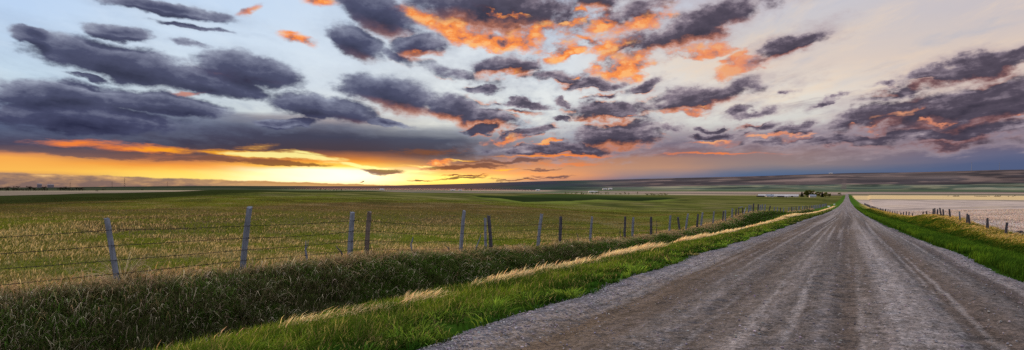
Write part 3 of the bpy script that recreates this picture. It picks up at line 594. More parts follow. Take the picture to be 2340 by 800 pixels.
def grass():
    # ---- green verge left of the road
    n = 210000
    y = logy(n, -1.0, 260); x = -8.1 + R.random(n) * 3.9
    edge = road_left(y) + .12 + (fbm(y * 1.1, y * 0 + 2, 3) - .5) * .9
    bare = sst(fbm(x * 1.8 + 6, y * 1.1 + 2, 3), .56, .66) * sst(edge - x, 1.1, .2)
    k = in_view(x, y) & (x < edge) & (R.random(n) > bare * .9); x, y, edge = x[k], y[k], edge[k]; n = len(x); d = dist0(x, y)
    low = sst(edge - x, .9, .25)                           # low leafy weeds along the gravel
    cl = fbm(x * 1.6, y * 1.1, 4)
    h = (.15 + .17 * R.random(n) + .14 * (cl - .4)) * (1 - .5 * low) * (1 + .2 * sst(d, 25, 60))
    c = vary(mixn(mixn(np.broadcast_to(S(94, 114, 32), (n, 3)), S(58, 80, 22), sst(cl, .35, .6)), S(38, 60, 20), low * .75), n, .25)
    w = np.maximum(.007 + .008 * low, d * .0011) * (.7 + .6 * R.random(n))
    yel = R.random(n) < .06; c[yel] = S(168, 158, 92); dead = R.random(n) < .09; c[dead] = S(122, 108, 72)
    blades('verge_grass', x, y, h, w, c * G, LEAF, .5, .1, .25, 3, label='lush green grass on the verge between gravel road and left ditch')
    # ---- blond seed heads on the lip of the left ditch
    n = 110000
    y = logy(n, .5, 420); x = -7.0 - .6 * sst(y, 9, 3) + R.standard_normal(n) * (.28 - .07 * sst(y, 12, 30)) + (fbm(y * .6, y * 0 + 5, 3) - .5) * .6
    cl = fbm(x * .9 + 3, y * .75, 3); gap = np.where((y > 108) & (y < 152), .15, 1) * (.10 + .25 * sst(y, 4, 11) + .6 * sst(y, 13, 32))
    k = in_view(x, y) & (R.random(n) < sst(cl, .48 + .05 * sst(y, 60, 12), .62 + .03 * sst(y, 60, 12)) * gap); x, y, cl = x[k], y[k], cl[k]; n = len(x); d = dist0(x, y)
    h = (.34 + .30 * R.random(n)) * (.75 + .25 * sst(d, 10, 30)) * (.75 + .5 * cl)
    w = np.maximum(.009, d * .0011) * (.7 + .6 * R.random(n))
    c = vary(mixn(np.broadcast_to(S(232, 204, 158), (n, 3)), S(190, 162, 116), R.random(n)), n, .18)
    blades('blond_grass', x, y, h, w, c * G, STRAW, .75, .25, .65, 3, .35, .5, 1.25, label='blond dry seed heads in a strip along the lip of the left ditch')
    # ---- broad leaved weeds and taller clumps in the verge
    n = 30000; m = 520
    x, y, ck, ln, fr = clumps(n, -6.6, -4.2, 1.5, 60, m, .10)
    edge = road_left(y) + .3; ct = R.random(m); k = in_view(x, y) & (x < edge); x, y, ck = x[k], y[k], ck[k]; ln = (ln[0][k], ln[1][k]); n = len(x); d = dist0(x, y)
    c = mixn(mixn(np.broadcast_to(S(48, 84, 26), (n, 3)), S(112, 138, 48), sst(ct[ck], .4, .9)), S(150, 136, 86), (ct[ck] < .1) * .8); c = vary(c, n, .2)
    blades('verge_weeds', x, y, (.09 + .15 * R.random(n)) * (.6 + .8 * ct[ck]), np.maximum(.010, d * .0011) * (.7 + .6 * R.random(n)), c * G, LEAF, .9, .25, .1, 3, .4, .5, 1.2, label='broad leaved weeds and coarse clumps scattered through the left verge', lean=ln, cat='weeds')
    # ---- ditch bottom
    n = 60000
    y = logy(n, .5, 160); x = -9.5 + R.random(n) * 2.1
    k = in_view(x, y); x, y = x[k], y[k]; n = len(x); d = dist0(x, y)
    cl = fbm(x * .7 + 9, y * .5, 3)
    c = vary(mixn(np.broadcast_to(S(44, 74, 18), (n, 3)), S(82, 122, 26), sst(cl, .55, .75)), n, .3)
    dry = R.random(n) < .1; c[dry] = S(122, 112, 88)
    blades('ditch_grass', x, y, .18 + .2 * R.random(n), np.maximum(.009, d * .0011), c * G, LEAF, .6, .2, .2, 3, label='dark green grass in the bottom of the left ditch')
    # ---- matted dead grass hanging down the bank, in tussocks
    n = 130000; m = 1500
    x, y, ck, ln, far_ = clumps(n, -11.6, -8.9, 1.5, 230, m, .17)
    ct = R.random(m); ch = .6 + .8 * R.random(m) ** 2
    n2 = 60000; x2 = -11.6 + R.random(n2) * 2.9; y2 = logy(n2, 1.5, 230)
    x = np.concatenate([x, x2]); y = np.concatenate([y, y2]); ck = np.concatenate([ck, R.integers(0, m, n2)]); z0 = np.zeros(n2)
    ln = (np.concatenate([ln[0] * .55, z0]) + .5, np.concatenate([ln[1] * .55, z0]) - .1)            # and all of it down the slope
    k = in_view(x, y) & (x < -8.4) & (x > -11.8); x, y, ck = x[k], y[k], ck[k]; ln = (ln[0][k], ln[1][k]); n = len(x); d = dist0(x, y)
    tone = R.random(n); cl2 = fbm(x * .3 + 4, y * .12 + 8, 3)
    c = mixn(mixn(np.broadcast_to(S(64, 72, 34), (n, 3)), S(110, 98, 72), sst(tone, .3, .85)), S(190, 176, 150), sst(tone + (ct[ck] - .5) * .25 - .1 * sst(d, 12, 26), .86, .98))
    greenp = np.clip(sst(ct[ck], .55, .7) * .9 + sst(cl2, .52, .62) * .6 + sst(y, 20, 50) * .8, 0, 1) * (tone < .86)
    c = mixn(c, S(68, 98, 30), greenp * .85)
    c = mixn(c, S(158, 140, 108), sst(x, -10.9, -11.5) * (R.random(n) < .45))
    c = vary(c, n, .22) * (.5 + .55 * sst(x, -9.5, -11.3))[:, None] * (.75 + .5 * ct[ck])[:, None]  # shade low in the ditch painted into the blades, darker down the bank
    pale = (R.random(n) < .016) & (d < 26); c[pale] = S(206, 192, 164)
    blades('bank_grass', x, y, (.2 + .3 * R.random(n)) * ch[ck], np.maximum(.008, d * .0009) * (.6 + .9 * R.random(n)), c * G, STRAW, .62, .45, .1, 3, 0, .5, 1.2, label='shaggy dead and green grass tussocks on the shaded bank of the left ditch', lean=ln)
    # ---- meadow
    n = 500000
    a = np.radians(-46 + R.random(n) * 74); r = 12.5 * (260 / 12.5) ** R.random(n)
    x = r * np.sin(a) * CY - r * np.cos(a) * SY; y = r * np.sin(a) * SY + r * np.cos(a) * CY
    k = (x < -11.4) & in_view(x, y) & (R.random(n) < sst(r, 262, 110)); x, y, r = x[k], y[k], r[k]; n = len(x); ab = np.degrees(np.arctan2(x * CY + y * SY, -x * SY + y * CY))
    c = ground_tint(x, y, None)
    p1 = fbm(x * 1.1, y * 1.1, 3); p2 = fbm(x * .25 + 3, y * .25, 3); p3 = fbm(ab * .35 + 3, np.log(r) * 9, 4); q = R.random(n)
    p4 = fbm(x / 7 + 5, y / 7 + 2, 3); dryp = sst(p1 * .25 + p2 * .2 + p3 * .15 + p4 * .4, .45, .54); close = sst(r, 75, 22)
    c = mixn(c, S(94, 112, 32), (.15 + .6 * close) * (1 - dryp) * sst(r, 160, 60))
    c = mixn(c, S(70, 86, 28), .5 * (q < .3) * close)
    straw = (q > .975 - .24 * dryp * (.25 + .75 * close))
    c = mixn(c, mixn(np.broadcast_to(S(150, 134, 96), (n, 3)), S(190, 172, 130), R.random(n)), straw * (.2 + .55 * close))
    f = 1 + (.05 + .17 * close) * R.standard_normal(n); c = np.clip(c * (f * (1.06 - .48 * sst(r, 35, 180)) * (.84 + .32 * p4))[:, None] * np.array([1.03, 1.0, .95]), .004, 1)
    h = (.075 + .10 * R.random(n) + .05 * straw) * (.7 + .7 * p2) * (.72 + .28 * sst(r, 14, 30)) * (.55 + .45 * sst(r, 160, 30))
    w = np.maximum(.008, r * .0011) * (.6 + .7 * R.random(n))
    blades('meadow_grass', x, y, h, w, c * G, LEAF, .6, .15, .35, 2, 0, .6, 1.12, label='green and straw coloured prairie grass of the meadow behind the left fence')
    # ---- tawny tufts under the left fence
    n = 42000
    y = logy(n, 1.5, 260); x = -11.6 + R.standard_normal(n) * .42
    cl = fbm(x * .8 + 2, y * .45 + 5, 3)
    k = in_view(x, y) & (R.random(n) < .15 + .85 * sst(cl, .45, .62)); x, y, cl = x[k], y[k], cl[k]; n = len(x); d = dist0(x, y)
    c = vary(mixn(np.broadcast_to(S(190, 162, 118), (n, 3)), S(124, 104, 74), R.random(n)), n, .2)
    blades('fence_line_grass', x, y, (.2 + .34 * R.random(n)) * (.5 + cl), np.maximum(.008, d * .001), c * G, STRAW, .9, .5, .4, 3, .2, .5, 1.2, label='tawny dry tufts under the left fence wires')
    # ---- right verge, ditch and bank
    n = 120000
    y = logy(n, 1.5, 420); x = 3.4 + R.random(n) * 4.4
    edge = road_right(y) - .05 - (fbm(y * 1.1, y * 0 + 6, 3) - .5) * .7
    k = in_view(x, y) & (x > edge); x, y = x[k], y[k]; n = len(x); d = dist0(x, y)
    cl = fbm(x * 1.2, y * .8, 3)
    c = vary(mixn(np.broadcast_to(S(72, 100, 26), (n, 3)), S(50, 76, 22), sst(cl, .35, .6)), n, .25)
    blades('right_verge_grass', x, y, .2 + .2 * R.random(n), np.maximum(.008, d * .0011), c * G, LEAF, .5, .15, .4, 2, label='green grass on the verge right of the road')
    n = 135000
    y = logy(n, 3, 420); x = 7.0 + R.random(n) * 6.8
    k = in_view(x, y); x, y = x[k], y[k]; n = len(x); d = dist0(x, y)
    cl = fbm(x * .8, y * .35, 4); q = R.random(n)
    up = sst(x, 8.6, 12.5)
    c = mixn(np.broadcast_to(S(50, 78, 20), (n, 3)), S(136, 128, 44), sst(cl * .6 + q * .35 + up * .35, .45, .95))
    c = mixn(c, S(206, 172, 108), sst(cl * .5 + q * .4 + up * .55, .85, 1.15))
    c = vary(c, n, .22)
    blades('bank_tussock_grass', x, y, .25 + .3 * R.random(n) * (.5 + up), np.maximum(.009, d * .0011), c * G, STRAW, .9, .35, .75, 2, .15, .4, 1.2, label='wind bent yellow and green tussocks on the bank under the right fence')
    # ---- stubble
    n = 90000
    a = np.radians(26 + R.random(n) * 20); r = 45 * (320 / 45) ** R.random(n)
    x = r * np.sin(a) * CY - r * np.cos(a) * SY; y = r * np.sin(a) * SY + r * np.cos(a) * CY
    k = (x > 13.6) & in_view(x, y); x, y, r = x[k], y[k], r[k]
    rowp = np.abs(np.sin(x * 5.2)) > .35; x, y, r = x[rowp], y[rowp], r[rowp]; n = len(x)
    c = vary(mixn(np.broadcast_to(S(194, 178, 168), (n, 3)), S(140, 128, 124), R.random(n) ** 2), n, .2)
    blades('stubble', x, y, .12 + .14 * R.random(n), np.maximum(.01, r * .0010), c * G, STRAW, .3, 0, .2, 2, label='short pale straw stubble of the field behind the right fence', cat='stubble')
    # ---- loose stones
    n = 24000
    y = logy(n, 2.5, 60, 1.0); side = R.random(n)
    x = np.where(side < .58, road_left(y) + np.abs(R.standard_normal(n)) * .55 - .1, np.where(side < .70, road_right(y) - np.abs(R.standard_normal(n)) * .5 + .05, road_left(y) + R.random(n) * 8.0))
    k = in_view(x, y); x, y = x[k], y[k]; n = len(x); d = dist0(x, y)
    ico = bmesh.new(); bmesh.ops.create_icosphere(ico, subdivisions=1, radius=1.0)
    iv = np.array([v.co[:] for v in ico.verts]); it = np.array([[v.index for v in f.verts] for f in ico.faces]); ico.free()
    s = (.006 + .013 * R.random(n) ** 4) * (1 + .25 * sst(d, 8, 40))
    sc = s[:, None] * (.7 + .6 * R.random((n, 3))) * np.array([1.2, 1.2, .75])
    ang = R.random(n) * 6.28
    P = iv[None] * (1 + .22 * (R.random((n, len(iv), 1)) - .5)) * sc[:, None, :]
    ca, sa = np.cos(ang)[:, None], np.sin(ang)[:, None]
    px = P[..., 0] * ca - P[..., 1] * sa + x[:, None]; py = P[..., 0] * sa + P[..., 1] * ca + y[:, None]
    xin = np.clip(x, road_left(y), road_right(y))
    pz = P[..., 2] + (road_z(xin, y) - .10 * sst(np.minimum(np.abs(x - road_left(y)), np.abs(road_right(y) - x)), .35, 0) + s * .2)[:, None]
    verts = np.stack([px, py, pz], -1).reshape(-1, 3)
    tris = (it[None] + (np.arange(n) * len(iv))[:, None, None]).reshape(-1, 3)
    c = vary(mixn(np.broadcast_to(S(112, 106, 112), (n, 3)), S(170, 162, 164), R.random(n) ** 2.2), n, .2)
    mt, t = new_mat('stone'); out_mat(t, principled(t, attr(t), .85))
    tag(mesh_np('gravel_stones', verts, None, tris, mt, np.repeat(c / E0, len(iv), 0)), 'loose grey gravel stones scattered along the road and its edges', 'gravel', kind='stuff')
grass()

# ------------------------------------------------------------------ fences
POSTS_L = [(7.27, 1.16, -0.19, 0.047, 0), (10.06, 1.33, 0.14, 0.062, 0), (13.55, 1.18, 0.07, 0.07, 0), (14.23, 1.19, 0.07, 0.066, 2), (19.14, 1.45, 0.12, 0.063, 0), (20.78, 1.21, -0.03, 0.052, 0), (21.21, 1.32, -0.08, 0.069, 1), (25.46, 1.36, 0.15, 0.07, 0), (27.75, 1.24, 0.06, 0.075, 1), (31.78, 1.28, 0.11, 0.062, 0), (37.5, 1.32, 0.05, 0.071, 1), (39.09, 1.26, 0.05, 0.074, 0), (43.31, 1.26, 0.0, 0.088, 1), (48.52, 1.26, 0.1, 0.081, 0), (52.1, 1.14, -0.17, 0.086, 1), (53.99, 1.35, 0.18, 0.08, 0), (58.35, 1.26, 0.11, 0.086, 1), (60.27, 1.34, 0.16, 0.088, 0), (66.1, 1.28, 0.09, 0.075, 0), (71.94, 1.2, 0.09, 0.081, 1), (73.05, 1.27, 0.05, 0.082, 0), (78.16, 1.2, 0.05, 0.1, 0), (80.8, 0.93, 0.05, 0.077, 1), (83.25, 1.01, 0.05, 0.079, 2), (86.22, 0.88, 0.05, 0.096, 1), (91.93, 1.16, 0.12, 0.116, 0), (94.15, 1.01, 0.06, 0.089, 0), (97.42, 1.23, 0.06, 0.123, 1), (101.96, 1.15, 0.13, 0.128, 1), (104.66, 1.05, 0.07, 0.099, 0), (107.5, 1.08, 0.07, 0.101, 0), (111.1, 1.11, 0.14, 0.122, 0), (117.64, 1.1, 0.29, 0.147, 1), (125.73, 1.02, 0.08, 0.117, 0), (132.32, 1.23, 0.08, 0.123, 0), (139.6, 1.12, 0.0, 0.13, 1), (145.58, 1.17, 0.09, 0.157, 0), (159.15, 1.18, 0.1, 0.147, 0), (166.89, 1.23, 0.1, 0.154, 1)]
POSTS_R = [(73.79, 1.16, 0.1, 0.11, 1), (83.3, 1.09, 0.05, 0.091, 1), (82.47, 1.22, -0.07, 0.101, 1), (95.95, 1.27, 0.03, 0.106, 1), (93.72, 1.24, -0.16, 0.116, 1), (101.33, 1.24, -0.08, 0.098, 0), (109.52, 1.22, -0.18, 0.138, 1), (117.73, 1.15, -0.03, 0.115, 1), (120.06, 1.35, -0.27, 0.168, 1), (124.73, 1.12, 0.04, 0.123, 1), (131.06, 1.11, 0.07, 0.129, 1), (129.18, 1.27, 0.04, 0.146, 1), (140.63, 0.8, -0.12, 0.119, 1), (147.61, 0.92, 0.08, 0.147, 1), (170.32, 0.78, 0.05, 0.122, 1), (179.61, 1.13, 0.05, 0.154, 1), (187.3, 1.18, 0.05, 0.134, 1), (195.7, 1.01, 0.0, 0.14, 1), (205.74, 0.95, -0.06, 0.148, 1), (220.59, 1.14, 0.06, 0.159, 1), (230.41, 1.06, 0.0, 0.166, 1), (243.44, 0.98, 0.07, 0.176, 1), (255.53, 1.18, 0.0, 0.185, 1), (268.91, 1.25, 0.08, 0.195, 1), (283.82, 1.32, 0.0, 0.247, 1)]

def empty(name, loc, label=None, cat=None, group=None):
    o = bpy.data.objects.new(name, None); C.objects.link(o); o.location = loc
    o.empty_display_size = .3
    return tag(o, label, cat, group)
def H1(x, y): return float(height(np.array([x]), np.array([y]))[0])
def polar(a, d):
    """bearing from the middle of the view (degrees) and distance -> x, y, ground height"""
    a = math.radians(a); x = d * math.sin(a) * CY - d * math.cos(a) * SY; y = d * math.sin(a) * SY + d * math.cos(a) * CY
    return x, y, H1(x, y)
def wood_mat(name, col, dark):
    m, t = new_mat(name); pos = objpos(t)
    st = scaled(t, pos, (26, 26, 1.6)); g = noise(t, st, 1.0, 6.0, .7); g2 = noise(t, pos, 6.0, 4.0, .6)
    f = (g * .75 + g2 * .4)
    c = ramp(t, f.clamp(), [(.38, dark), (.5, col), (.72, tuple(min(1, v * 1.7) for v in col[:3]) + (1,))])
    out_mat(t, principled(t, c, .9, (g, .9, .01), .1)); return m
WOOD = [wood_mat('weathered_wood', rgb(100, 104, 114), rgb(42, 43, 48)), wood_mat('dark_wood', rgb(66, 64, 70), rgb(30, 29, 32)), wood_mat('brown_wood', rgb(92, 82, 76), rgb(48, 42, 38))]
WIRE, _t = new_mat('rusty_wire'); _p = principled(_t, (.035, .03, .03, 1), 1.0, None, 0.0); out_mat(_t, _p)
def limb(verts, faces, pts, radii, sides=8, rough=.0, cap=True, flat=0.0):
    """a tapering rough tube through pts"""
    b0 = len(verts); pts = [Vector(p) for p in pts]
    for k, (p, r) in enumerate(zip(pts, radii)):
        d = (pts[min(k + 1, len(pts) - 1)] - pts[max(k - 1, 0)]).normalized()
        u = d.orthogonal().normalized(); w = d.cross(u)
        for s in range(sides):
            a = 2 * math.pi * s / sides; rr = r * (1 + rough * (random.random() - .5))
            q = p + (u * math.cos(a) + w * math.sin(a)) * rr
            if k == len(pts) - 1 and flat: q = q + d * (random.random() - .5) * flat
            verts.append(q)
    for k in range(len(pts) - 1):
        for s in range(sides):
            a = b0 + k * sides + s; b = b0 + k * sides + (s + 1) % sides
            faces.append((a, b, b + sides, a + sides))
    if cap:
        faces.append(tuple(b0 + (len(pts) - 1) * sides + s for s in range(sides)))
        faces.append(tuple(b0 + s for s in reversed(range(sides))))
def mesh_py(name, verts, faces, mat, parent=None, smooth=False):
    me = bpy.data.meshes.new(name); me.from_pydata([tuple(v) for v in verts], [], faces)
    if isinstance(mat, (list, tuple)):
        for m in mat: me.materials.append(m)
    else: me.materials.append(mat)
    if smooth: me.polygons.foreach_set('use_smooth', [True] * len(me.polygons))
    me.update(); o = bpy.data.objects.new(name, me); C.objects.link(o)
    if parent: o.parent = parent; o.location = (0, 0, 0)
    return o
def post(parent, base, x, y, h, lean, r, tone, label=None):
    g = H1(x, y); px, py = x - base[0], y - base[1]
    v, f = [], []; n = 6; bow = (random.random() - .5) * .05
    pts, rad = [], []
    for k in range(n + 1):
        s = k / n; hh = -.3 + (h + .3) * s; l = lean * max(0, hh) / h + bow * math.sin(math.pi * s)
        pts.append((px + CY * l, py + SY * l, g - base[2] + hh)); rad.append(r * (1.08 - .16 * s) * (1 + (random.random() - .5) * .08))
    limb(v, f, pts, rad, 9, .16, True, r * .9)
    o = mesh_py('post', v, f, WOOD[tone], parent)
    if label: o['label'] = label
    return (x, y, g, h, lean)
def wire(parent, base, posts, hh, side, far, rad, barb_to):
    v, f = [], []; pts = []
    for i, (x, y, g, h, lean) in enumerate(posts):
        if y > far: break
        l = lean * hh / h; hx = min(hh, h - .05) + (random.random() - .5) * .03
        p = Vector((x + CY * l + side, y + SY * l, g + hx)) - Vector(base)
        if pts:
            q = pts[-1]; n = max(4, int((p - q).length / .5)); n = min(n, 14)
            sag = .012 * (p - q).length * random.random()
            for k in range(1, n):
                s = k / n; m = q.lerp(p, s); m.z -= 4 * sag * s * (1 - s) + (random.random() - .5) * .006; pts.append(m)
        pts.append(p)
    limb(v, f, pts, [rad] * len(pts), 4)
    run = 0
    for a, b in zip(pts, pts[1:]):                          # barbs
        if a.y + base[1] > barb_to: break
        L = (b - a).length; k = 0.0
        while k < L:
            c = a.lerp(b, k / L)
            for _ in range(2):
                d = Vector((random.random() - .5, .3 * (random.random() - .5), random.random() - .5)).normalized() * .022
                limb(v, f, [c - d, c + d], [.003, .002], 3, 0, False)
            k += .14
    mesh_py('wire', v, f, WIRE, parent)
def build_fences():
    base = (-11.7, 10.0, H1(-11.7, 10.0))
    fl = empty('wire_fence', base, 'old barbed wire fence of leaning grey posts along the meadow, left of the road', 'fence')
    ps = []
    lab = {0: 'grey post leaning left, first from the left edge', 1: 'tall grey post leaning right, second from the left edge', 2: 'stout pale grey post, left one of a close pair', 3: 'brownish post, right one of a close pair', 6: 'thick dark post leaning left against its thinner neighbour', 8: 'short straight blackish post', 23: 'reddish brown post of the brace'}
    y = -8.0
    for y, h, lean, r in ((-6.2, 1.2, .05, .06), (0.4, 1.25, -.06, .06)):
        ps.append(post(fl, base, -11.7, y, h, lean, r, 0))
    for i, (y, h, lean, r, tone) in enumerate(POSTS_L):
        ps.append(post(fl, base, -11.7 + (random.random() - .5) * .1, y, h + .06, lean, min(r, .11), tone, lab.get(i)))
    y = 172.0
    while y < 470:
        ps.append(post(fl, base, -11.7 + (random.random() - .5) * .4, y, 1.15 + .2 * random.random(), (random.random() - .5) * .25, .08 + .05 * random.random(), random.choice((0, 0, 1))))
        y += 5.6 * (.7 + .6 * random.random())
    ps.sort(key=lambda p: p[1])
    for hh in (1.0, .74, .48, .24): wire(fl, base, ps, hh, .085, 175, .0065, 45)
    v, f = [], []                                           # brace of the corner
    p = (-11.62 - base[0], 87.6 - base[1]); g = H1(-11.62, 87) - base[2]
    limb(v, f, [(p[0], p[1] - .6, g + .1), (p[0] + .02, p[1] + 1.3, g + .85)], [.06, .05], 7, .15); mesh_py('brace', v, f, WOOD[0], fl)
    v, f = [], []; limb(v, f, [(-11.7 - base[0], 83.2 - base[1], g + .98), (-11.7 - base[0], 86.4 - base[1], g + 1.05)], [.05, .05], 7, .15); mesh_py('rail', v, f, WOOD[0], fl)
    base = (12.9, 90.0, H1(12.9, 90.0))
    fr = empty('wire_fence', base, 'wire fence of short dark posts beside the pale stubble field, right of the road', 'fence')
    ps = []
    for y in (12., 22, 33, 44, 55, 64.5): ps.append(post(fr, base, 12.9, y, 1.2, (random.random() - .5) * .1, .06, 1))
    labr = {0: 'dark post alone in the grass, nearest one', 8: 'thick black post leaning left on the crest of the bank'}
    for i, (y, h, lean, r, tone) in enumerate(POSTS_R):
        ps.append(post(fr, base, 12.9 + (random.random() - .5) * .1, y, h + .05, lean, min(r, .12), tone, labr.get(i)))
    y = 290.0
    while y < 640:
        ps.append(post(fr, base, 12.9 + (random.random() - .5) * .4, y, 1.05 + .2 * random.random(), (random.random() - .5) * .2, .1 + .04 * random.random(), 1))
        y += 7.4 * (.7 + .6 * random.random())
    ps.sort(key=lambda p: p[1])
    for hh in (.95, .65, .35): wire(fr, base, ps, hh, -.12, 170, .009, 0)
build_fences()

# ------------------------------------------------------------------ dead sticks and stalks by the fence
def sticks():
    for y, h, lean, tone, lab in ((11.9, .56, -.02, 0, 'short pale splintered stick standing alone between the two nearest pairs of posts'), (16.2, .56, .04, 0, 'thin pale forked stick standing right of the close pair of posts'),
                                  (20.0, .68, .2, 0, 'thin pale crooked stick leaning right beside the thin grey post'), (18.4, .42, -.28, 1, 'dark bent stick slanting left at the foot of a leaning grey post'),
                                  (13.2, .36, -.2, 1, 'dark bent twig slanting left by the stout pale post'), (30.0, .55, -.1, 1, 'dark crooked stick between the short black post and a leaning grey post'),
                                  (36.6, .8, .0, 1, 'thin upright dark stick just left of a dark post, farther along the fence'), (44.6, 1.1, .0, 1, 'tall thin dark stick right of a dark post, farthest of the sticks')):
        x = -11.66; g = H1(x, y); v, f = [], []
        k = (random.random() - .5) * .12
        pts = [(0, 0, -.15), (CY * lean * .1, SY * lean * .1, h * .3), (CY * (lean * .45 + k), SY * (lean * .45 + k), h * .62), (CY * lean, SY * lean, h)]
        limb(v, f, pts, [.028, .024, .02, .01], 6, .25)
        if tone == 0:
            a = Vector(pts[2]); limb(v, f, [a, a + Vector((.05, .02, .1)), a + Vector((.06, .03, .24 * h / .56))], [.014, .01, .005], 5, .2)
        o = mesh_py('dead_stick', v, f, WOOD[tone]); o.location = (x, y, g); tag(o, lab, 'stick')
    # dry weed fanning out round the foot of the nearest post
    v, f = [], []
    for i in range(150):
        a = random.uniform(0, 2 * math.pi); L = random.uniform(.3, .85); e = random.uniform(.25, 1.25)
        p = [Vector((math.cos(a) * .05, math.sin(a) * .05, 0))]
        for k in range(1, 6):
            e2 = e - 1.3 * (k / 5) ** 2 * random.uniform(.3, 1); p.append(p[-1] + Vector((math.cos(a) * math.cos(e2), math.sin(a) * math.cos(e2), math.sin(e2))) * L / 5)
        limb(v, f, p, [.006, .005, .0045, .004, .003, .002], 3, 0, False)
    m, t = new_mat('dry_stalk'); out_mat(t, principled(t, rgb(176, 158, 120), .9))
    o = mesh_py('dry_weed', v, f, m); o.location = (-11.95, 7.55, H1(-11.95, 7.55) + .02); tag(o, 'fan of pale dry arching stalks around the foot of the left leaning post', 'weed')
    # dark stone in the stubble
    bm = bmesh.new(); bmesh.ops.create_icosphere(bm, subdivisions=3, radius=.3)
    for q in bm.verts: q.co *= 1 + .25 * (vnoise(np.array([q.co.x * 6 + 9]), np.array([q.co.y * 6 + q.co.z * 4 + 5]))[0] - .5); q.co.z *= .7
    me = bpy.data.meshes.new('boulder'); bm.to_mesh(me); bm.free(); o = bpy.data.objects.new('boulder', me); C.objects.link(o)
    m, t = new_mat('dark_stone'); c = ramp(t, noise(t, objpos(t), 7, 5, .6), [(.3, rgb(30, 28, 30)), (.7, rgb(66, 60, 60))]); out_mat(t, principled(t, c, .9)); me.materials.append(m)
    x, y, z = polar(37.75, 80); o.location = (x, y, z + .12); tag(o, 'dark round boulder lying in pale straw at the right edge', 'boulder')
    # white roadside markers
    mw, t = new_mat('white_plate'); out_mat(t, principled(t, rgb(225, 225, 225), .5))
    for y, lab in ((330.0, 'small white roadside marker plate on the left verge, nearer one'), (470.0, 'small white roadside marker plate on the left verge, farther one by the fence end')):
        x = -7.4; z = H1(x, y); e = empty('roadside_marker', (x, y, z), lab, 'road marker')
        v, f = [], []; limb(v, f, [(0, 0, -.2), (0, 0, 1.2)], [.05, .05], 6); mesh_py('stake', v, f, WOOD[0], e)
        v, f = box(-.55, -.62, .55, -.58, .75, 1.25); mesh_py('plate', v, f, mw, e)
def box(x0, y0, x1, y1, z0, z1):
    v = [(x0, y0, z0), (x1, y0, z0), (x1, y1, z0), (x0, y1, z0), (x0, y0, z1), (x1, y0, z1), (x1, y1, z1), (x0, y1, z1)]
    return v, [(0, 3, 2, 1), (4, 5, 6, 7), (0, 1, 5, 4), (1, 2, 6, 5), (2, 3, 7, 6), (3, 0, 4, 7)]
sticks()

# ------------------------------------------------------------------ trees
LEAVES = {}
def leaf_colour(key, a, b):
    if key not in LEAVES:
        m, t = new_mat('foliage_' + key); oi = t.nodes.new('ShaderNodeObjectInfo')
        n1 = noise(t, objpos(t), .45, 3, .6)
        c = ramp(t, (n1 + (Sock(t, oi.outputs['Random']) - .5) * .25).clamp(), [(.3, a), (.7, b)])
        df = t.nodes.new('ShaderNodeBsdfDiffuse'); t.links.new(c, df.inputs[0]); tr = t.nodes.new('ShaderNodeBsdfTranslucent'); t.links.new(c, tr.inputs[0])
        mx = t.nodes.new('ShaderNodeMixShader'); mx.inputs[0].default_value = .3; t.links.new(df.outputs[0], mx.inputs[1]); t.links.new(tr.outputs[0], mx.inputs[2]); out_mat(t, mx.outputs[0])
        LEAVES[key] = m
    return LEAVES[key]
BARK, _t = new_mat('bark'); out_mat(_t, principled(_t, ramp(_t, noise(_t, objpos(_t), 3, 4, .6), [(.3, rgb(50, 44, 40)), (.7, rgb(92, 82, 74))]), .95))
def tree(x, y, h, w, key, label, cat='tree', group=None, conical=False, faces=900, trunk=.22, name='tree', sink=.0):
    z = H1(x, y) - sink; e = empty(name, (x, y, z), label, cat, group)
    v, f = [], []; lean = random.uniform(-.04, .04) * h
    top = (lean, 0, h * (.9 if conical else .62))
    limb(v, f, [(0, 0, -.5), (lean * .4, 0, h * .3), top], [h * .028 + .06, h * .02 + .04, .05], 7, .1)
    tips = []
    for i in range(9):
        a = i * 2.4 + random.random(); s = random.uniform(.25, .8); b = Vector((lean * s, 0, top[2] * s)); L = w * .42 * random.uniform(.6, 1)
        t1 = b + Vector((math.cos(a) * L, math.sin(a) * L, h * random.uniform(.08, .3)))
        limb(v, f, [b, b.lerp(t1, .5) + Vector((0, 0, .03 * h)), t1], [h * .01 + .02, h * .007 + .015, .012], 5, .1); tips.append(t1)
    mesh_py('trunk', v, f, BARK, e)
    n = faces; rr = R.random((n, 3))
    if conical:
        s = rr[:, 0] ** 1.5; zz = h * (trunk + (1 - trunk) * s); rad = w * .5 * (1 - s) ** .8 * np.sqrt(rr[:, 1]) * (1 + .35 * np.sin(s * 40)); a = rr[:, 2] * 6.283
        ctr = np.stack([np.cos(a) * rad, np.sin(a) * rad, zz], 1)
    else:
        lob = np.array([[random.gauss(0, .23) * w, random.gauss(0, .23) * w, h * random.uniform(trunk + .2, .84)] for _ in range(13)]); lr = np.array([random.uniform(.13, .26) for _ in range(13)])
        k = R.integers(0, 13, n); q = R.standard_normal((n, 3)); q /= np.linalg.norm(q, axis=1)[:, None]; q *= (rr[:, :1] ** .4)
        ctr = lob[k] + q * lr[k][:, None] * np.array([w, w, h * .62]); ctr[:, 2] = np.clip(ctr[:, 2], h * trunk, h)
    sz = np.maximum(.12, h * .042) * (.6 + .9 * R.random(n)); d1 = R.standard_normal((n, 3)); d1 /= np.linalg.norm(d1, axis=1)[:, None]; d2 = np.cross(d1, R.standard_normal((n, 3))); d2 /= np.linalg.norm(d2, axis=1)[:, None]
    V4 = np.stack([ctr - d1 * sz[:, None], ctr - d2 * sz[:, None] * .6, ctr + d1 * sz[:, None], ctr + d2 * sz[:, None] * .6], 1).reshape(-1, 3)
    mesh_np('crown', V4, np.arange(n * 4).reshape(-1, 4), None, LEAVES[key], None, False, e)
    return e
